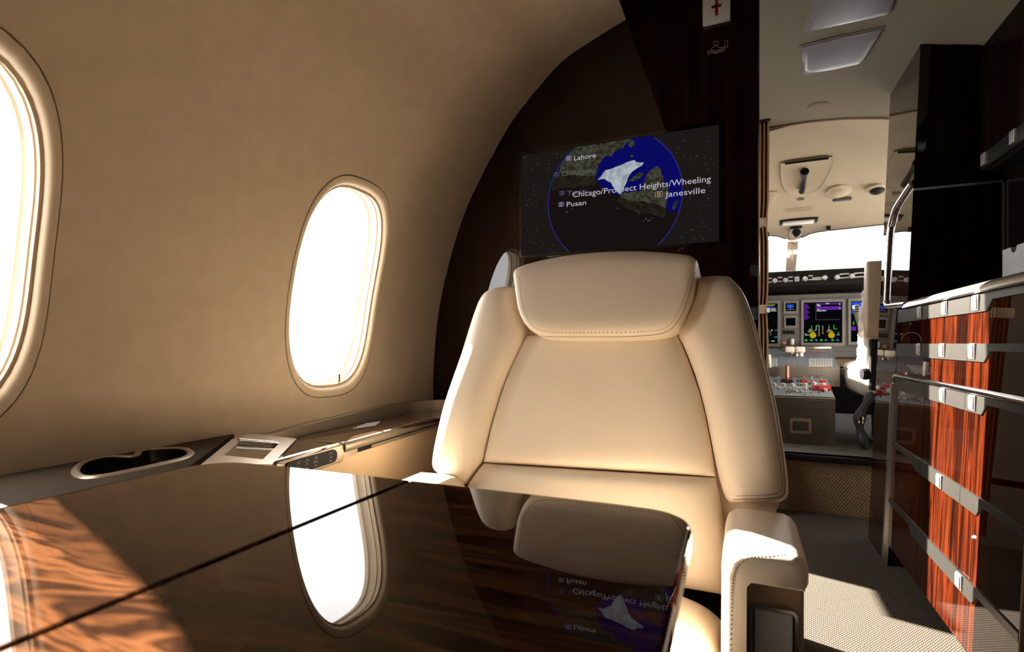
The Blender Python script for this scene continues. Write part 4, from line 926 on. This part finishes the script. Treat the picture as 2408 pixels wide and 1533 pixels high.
for k in range(16):
    x = 470+k*70 if k < 8 else 330+(k-8)*75; y = 1130 if k < 8 else 1320
    slab(DK, *cq(x, y), *cq(x+38, y+14), .0045, 'legend', MT['knob'])
for k in range(70):
    x = 300+(k % 14)*100+random.uniform(-22, 22); y = 905+(k//14)*86+random.uniform(-14, 14); x += (y-900)*.22
    if x > 1500+(y-900)*.5 or x < 260+(y-900)*.1: continue
    w_ = random.choice((22, 30, 46)); slab(DK, *cq(x, y), *cq(x+w_, y+random.choice((12, 20, 26))), random.choice((.004, .006, .009)), 'push_button', MT[random.choice(('knob', 'grey_mid', 'black', 'grey_mid'))])
# keyboard units on both sides of the quadrant
for bx0, bx1 in ((1140, 1720), (60, 400)):
    slab(DU, *cq(bx0+20, 370), *cq(bx1-100 if bx0 > 500 else bx1-40, 430), .003, 'keypad_screen', MT['leather2'])
    n_ = 9 if bx0 > 500 else 5
    for r in range(4):
        for k in range(n_):
            x = bx0+(bx1-bx0)*k/n_; y = 455+r*48
            slab(DU, *cq(x+6, y), *cq(x+(bx1-bx0)/n_-8, y+34), .005, 'key', MT['knob'])
m = MB(); P = [DU(*cq(1265, 800)), DU(*cq(1500, 800)), DU(*cq(1500, 665)), DU(*cq(1265, 665))]
slab(DK, *cq(1230, 700), *cq(1550, 880), .035, 'radio_unit', MT['grey'])
slab(DK, *cq(1265, 690), *cq(1500, 790), .037, 'radio_screen', MT['black_gloss'])
for x in (1150, 1520):
    p = DU(*cq(x, 270)); m = MB(); m.lathe(p, [(.014, 0), (.013, .02), (.011, .03)], (0, -.3, 1), 14); m.build('knob', MT['grey_mid'], pd)
for x in (1110, 1330):
    p = PY(*cq(x+50, 300), 3.855); m = MB(); m.box(p+Vector((-.018, -.006, -.006)), p+Vector((.018, .004, .006)), .002); m.build('guard', MT['red'], pd)
# aft face details
p, q = PY(1857, 1018, PYA), PY(1908, 985, PYA); m = MB(); o_ = rrect((p.x+q.x)/2, (p.z+q.z)/2, q.x-p.x, q.z-p.z, .006); i_ = rrect((p.x+q.x)/2, (p.z+q.z)/2, (q.x-p.x)*.74, (q.z-p.z)*.62, .008); i2 = rrect((p.x+q.x)/2, (p.z+q.z)/2-.004, (q.x-p.x)*.56, (q.z-p.z)*.34, .008)
m.loft([[Vector((a, PYA+.001, b)) for a, b in o_], [Vector((a, PYA-.005, b)) for a, b in o_], [Vector((a, PYA-.005, b)) for a, b in i_], [Vector((a, PYA+.0, b)) for a, b in i_]], True, False); lt = m.build('latch', plain('latch_tan', (.40, .325, .23), .45), pd, ang=20)
m = MB(); m.prism([Vector((a, PYA-.0055, b)) for a, b in i2], (0, .005, 0)); m.build('latch_paddle', MT['grey'], lt, ang=20)
for v in (943, 960, 977, 1028):
    for u0, u1 in ((1834, 1868), (1895, 1946)):
        a, b = PY(u0, v, PYA-.001), PY(u1, v, PYA-.001); m = MB(); m.tube([a, b], .0016, 6); m.build('rib', MT['pedestal'], pd)

# ---------------------------------------------------------------- copilot seat
cs = thing('crew_seat', 'crew seat with white sheepskin cover and beige upright armrest beside the closet', 'seat', (.8, 3.4, .3))
m = MB(); rings = []
for z, w, y, t in ((.875, .030, 3.085, .028), (.885, .036, 3.082, .034), (.93, .038, 3.08, .036), (1.10, .038, 3.075, .036), (1.235, .036, 3.07, .034), (1.25, .031, 3.07, .028)):
    rings.append([Vector((.588+a, y+b, z)) for a, b in rrect(0, 0, 2*w, 2*t, .012, 4)])
m.loft(rings, True, True); m.build('upright_armrest', plain('crew_leather', (.40, .28, .18), .5), cs, ang=50)
m = MB(); m.box((.572, 3.06, .62), (.61, 3.11, .873), .006); m.build('armrest_arm', MT['black'], cs)
m = MB(); m.lathe((.555, 3.09, .70), [(.0, -.018), (.026, -.016), (.030, 0), (.026, .016), (.0, .018)], (1, .2, 0), 20); m.tube([(.565, 3.09, .70), (.62, 3.09, .695)], .008, 8); m.build('recline_knob', MT['black'], cs)
def wooly(pts_rows, amp, name, parent):
    rows = []
    for r in pts_rows: rows.append([p+Vector((random.uniform(-amp, amp), random.uniform(-amp, amp), random.uniform(-amp, amp))) for p in r])
    mm = MB(); mm.loft(rows, True, True); o = mm.build(name, MT['wool'], parent, ang=180)
    return o
rows = []
for k in range(40):
    f = k/39; z = .72+.52*f; y = 3.30-.17*f**1.2+.02*math.sin(f*PI*2)
    w = .243-.05*max(0, f-.75)/.25; t = .055+.02*math.sin(f*PI)
    rows.append([Vector((.80+w*math.cos(a*PI/24), y+t*math.sin(a*PI/24), z)) for a in range(48)])
bc = wooly(rows, .0065, 'sheepskin_back', cs)
m = MB()
for f in (0, .2, .5, .8, 1):
    pass
rings = []
for f, t in ((0, .02), (.1, .03), (.5, .034), (.9, .03), (1, .02)):
    z = .66+.56*f; y = 3.215-.10*f; rings.append([Vector((.80+a, y+b, z)) for a, b in rrect(0, 0, .47, 2*t, .02, 4)])
m.loft(rings, True, True); m.build('back_frame', MT['ivory'], cs, ang=50)
rows = []
for k in range(26):
    f = k/25; b = 2*f-1; e_ = (1-abs(b)**4)**.5
    rows.append([Vector((.82+.275*e_*math.cos(a*PI/24)*1., 3.53+.31*b, .715+.055*math.sin(a*PI/24)*max(.25, e_))) for a in range(48)])
wooly(rows, .006, 'sheepskin_seat', cs)
m = MB(); rings = []
for z, g_ in ((.70, 0), (.66, .0), (.60, .012), (.57, .05), (.565, .07)): rings.append([Vector((.81+a, 3.46+b, z)) for a, b in rrect(0, 0, .53-2*g_, .66-2*g_, .07, 5)])
m.loft(rings, True, True); m.build('seat_pan', MT['ivory'], cs, ang=50)
m = MB(); m.box((.68, 3.3, .30), (.98, 3.65, .56), .03); m.build('seat_base', MT['black'], cs)
bt = cr([Vector((.60, 3.14, .60)), Vector((.565, 3.13, .55)), Vector((.535, 3.12, .47)), Vector((.545, 3.11, .39)), Vector((.56, 3.10, .325))], 18)
m = MB(); m.tube(bt, [.022+.006*math.sin(k) for k in range(18)], 8); m.build('harness_strap', MT['rubber'], cs)
m = MB(); m.box((.525, 3.085, .455), (.548, 3.10, .49), .004); m.build('harness_buckle', MT['chrome'], cs)
m = MB(); m.tube([Vector((.56+.018*math.cos(k*PI/8), 3.09, .46+.018*math.sin(k*PI/8))) for k in range(9)], .0025, 6); m.build('harness_ring', MT['chrome'], cs)
# curtain at the cockpit doorway
ct = thing('doorway_curtain', 'narrow brown pleated curtain tied back at the cockpit doorway', 'curtain', (.07, 2.95, 0))
m = MB(); rows = []
for k in range(30):
    z = .05+1.90*k/29; wv = 1-.12*math.exp(-((z-1.45)/.06)**2)-.12*math.exp(-((z-1.02)/.06)**2); taper = 1-.10*(1-z/1.95); row = []
    for a in range(57):
        f = a/56; row.append(Vector((.045+(.077*taper*wv)*f, 2.93-.012*math.sin(f*PI*9)-.02*f, z)))
    rows.append(row)
m.grid(rows); m.grid([[p+Vector((0, .03, 0)) for p in r] for r in rows]); m.build('drape', MT['curtain'], ct, ang=80)
for z in (1.45, 1.02):
    m = MB(); m.box((.043, 2.886, z-.022), (.108, 2.965, z+.022), .004); m.build('tie_band', MT['beige'], ct)
m = MB(); m.box((.045, 2.88, 1.945), (.125, 2.93, 1.956), .002); m.build('rail', MT['black'], ct)

# ================================================================ LIGHT
w = bpy.data.worlds.new('World'); scene.world = w; w.use_nodes = True
bg = w.node_tree.nodes['Background']; bg.inputs['Color'].default_value = (1.0, .985, .96, 1); bg.inputs['Strength'].default_value = 7.0
sl = bpy.data.lights.new('sun', 'SUN'); sl.energy = 62; sl.angle = math.radians(.7); sl.color = (1, .93, .83)
so = bpy.data.objects.new('sun', sl); COL.objects.link(so); so.rotation_euler = Vector((1, -.34, -.635)).to_track_quat('-Z', 'Y').to_euler()
def portal(c, d, sx, sy):
    l = bpy.data.lights.new('window_portal', 'AREA'); l.shape = 'RECTANGLE'; l.size = sx; l.size_y = sy; l.cycles.is_portal = True
    o = bpy.data.objects.new('window_portal', l); COL.objects.link(o); o.location = c; o.rotation_euler = Vector(d).to_track_quat('-Z', 'Z').to_euler()
for wy in LW: portal(wall_pt(wy, ZC, -.08, -1), (1, 0, -.12), .36, .62)
for wy in RW: portal(wall_pt(wy, ZC, -.08, 1), (-1, 0, -.12), .36, .62)
portal((-1.12, (DY0+DY1)/2, (DZ0+DZ)/2), (1, 0, 0), .60, DZ-DZ0+.06)
portal((CX, 4.62, 1.5), (0, -1, 0), 1.6, .6); portal((-.64, 3.5, 1.55), (1, 0, 0), .9, .42); portal((1.24, 3.5, 1.35), (-1, 0, 0), .9, .8)

# ================================================================ CAMERA
cam = bpy.data.cameras.new('camera'); co = bpy.data.objects.new('camera', cam); COL.objects.link(co); scene.camera = co
co.location = (0, 0, EYE); co.rotation_euler = (PI/2, 0, YAW)
cam.sensor_width = 36; cam.lens = 36*FPX/2408; cam.shift_x = 0; cam.shift_y = (V0-1533/2)/2408; cam.clip_start = .02
cam.dof.use_dof = True; cam.dof.focus_distance = 1.35; cam.dof.aperture_fstop = 5.6
vs = scene.view_settings; vs.view_transform = 'Standard'; vs.look = 'None'; vs.gamma = 1; vs.use_curve_mapping = False; vs.exposure = .53
try:
    scene.cycles.use_denoising = True; scene.cycles.max_bounces = 14; scene.cycles.diffuse_bounces = 8; scene.cycles.glossy_bounces = 6
    scene.cycles.sample_clamp_indirect = 12; scene.cycles.caustics_reflective = False; scene.cycles.caustics_refractive = False
except Exception as ex: print(ex)
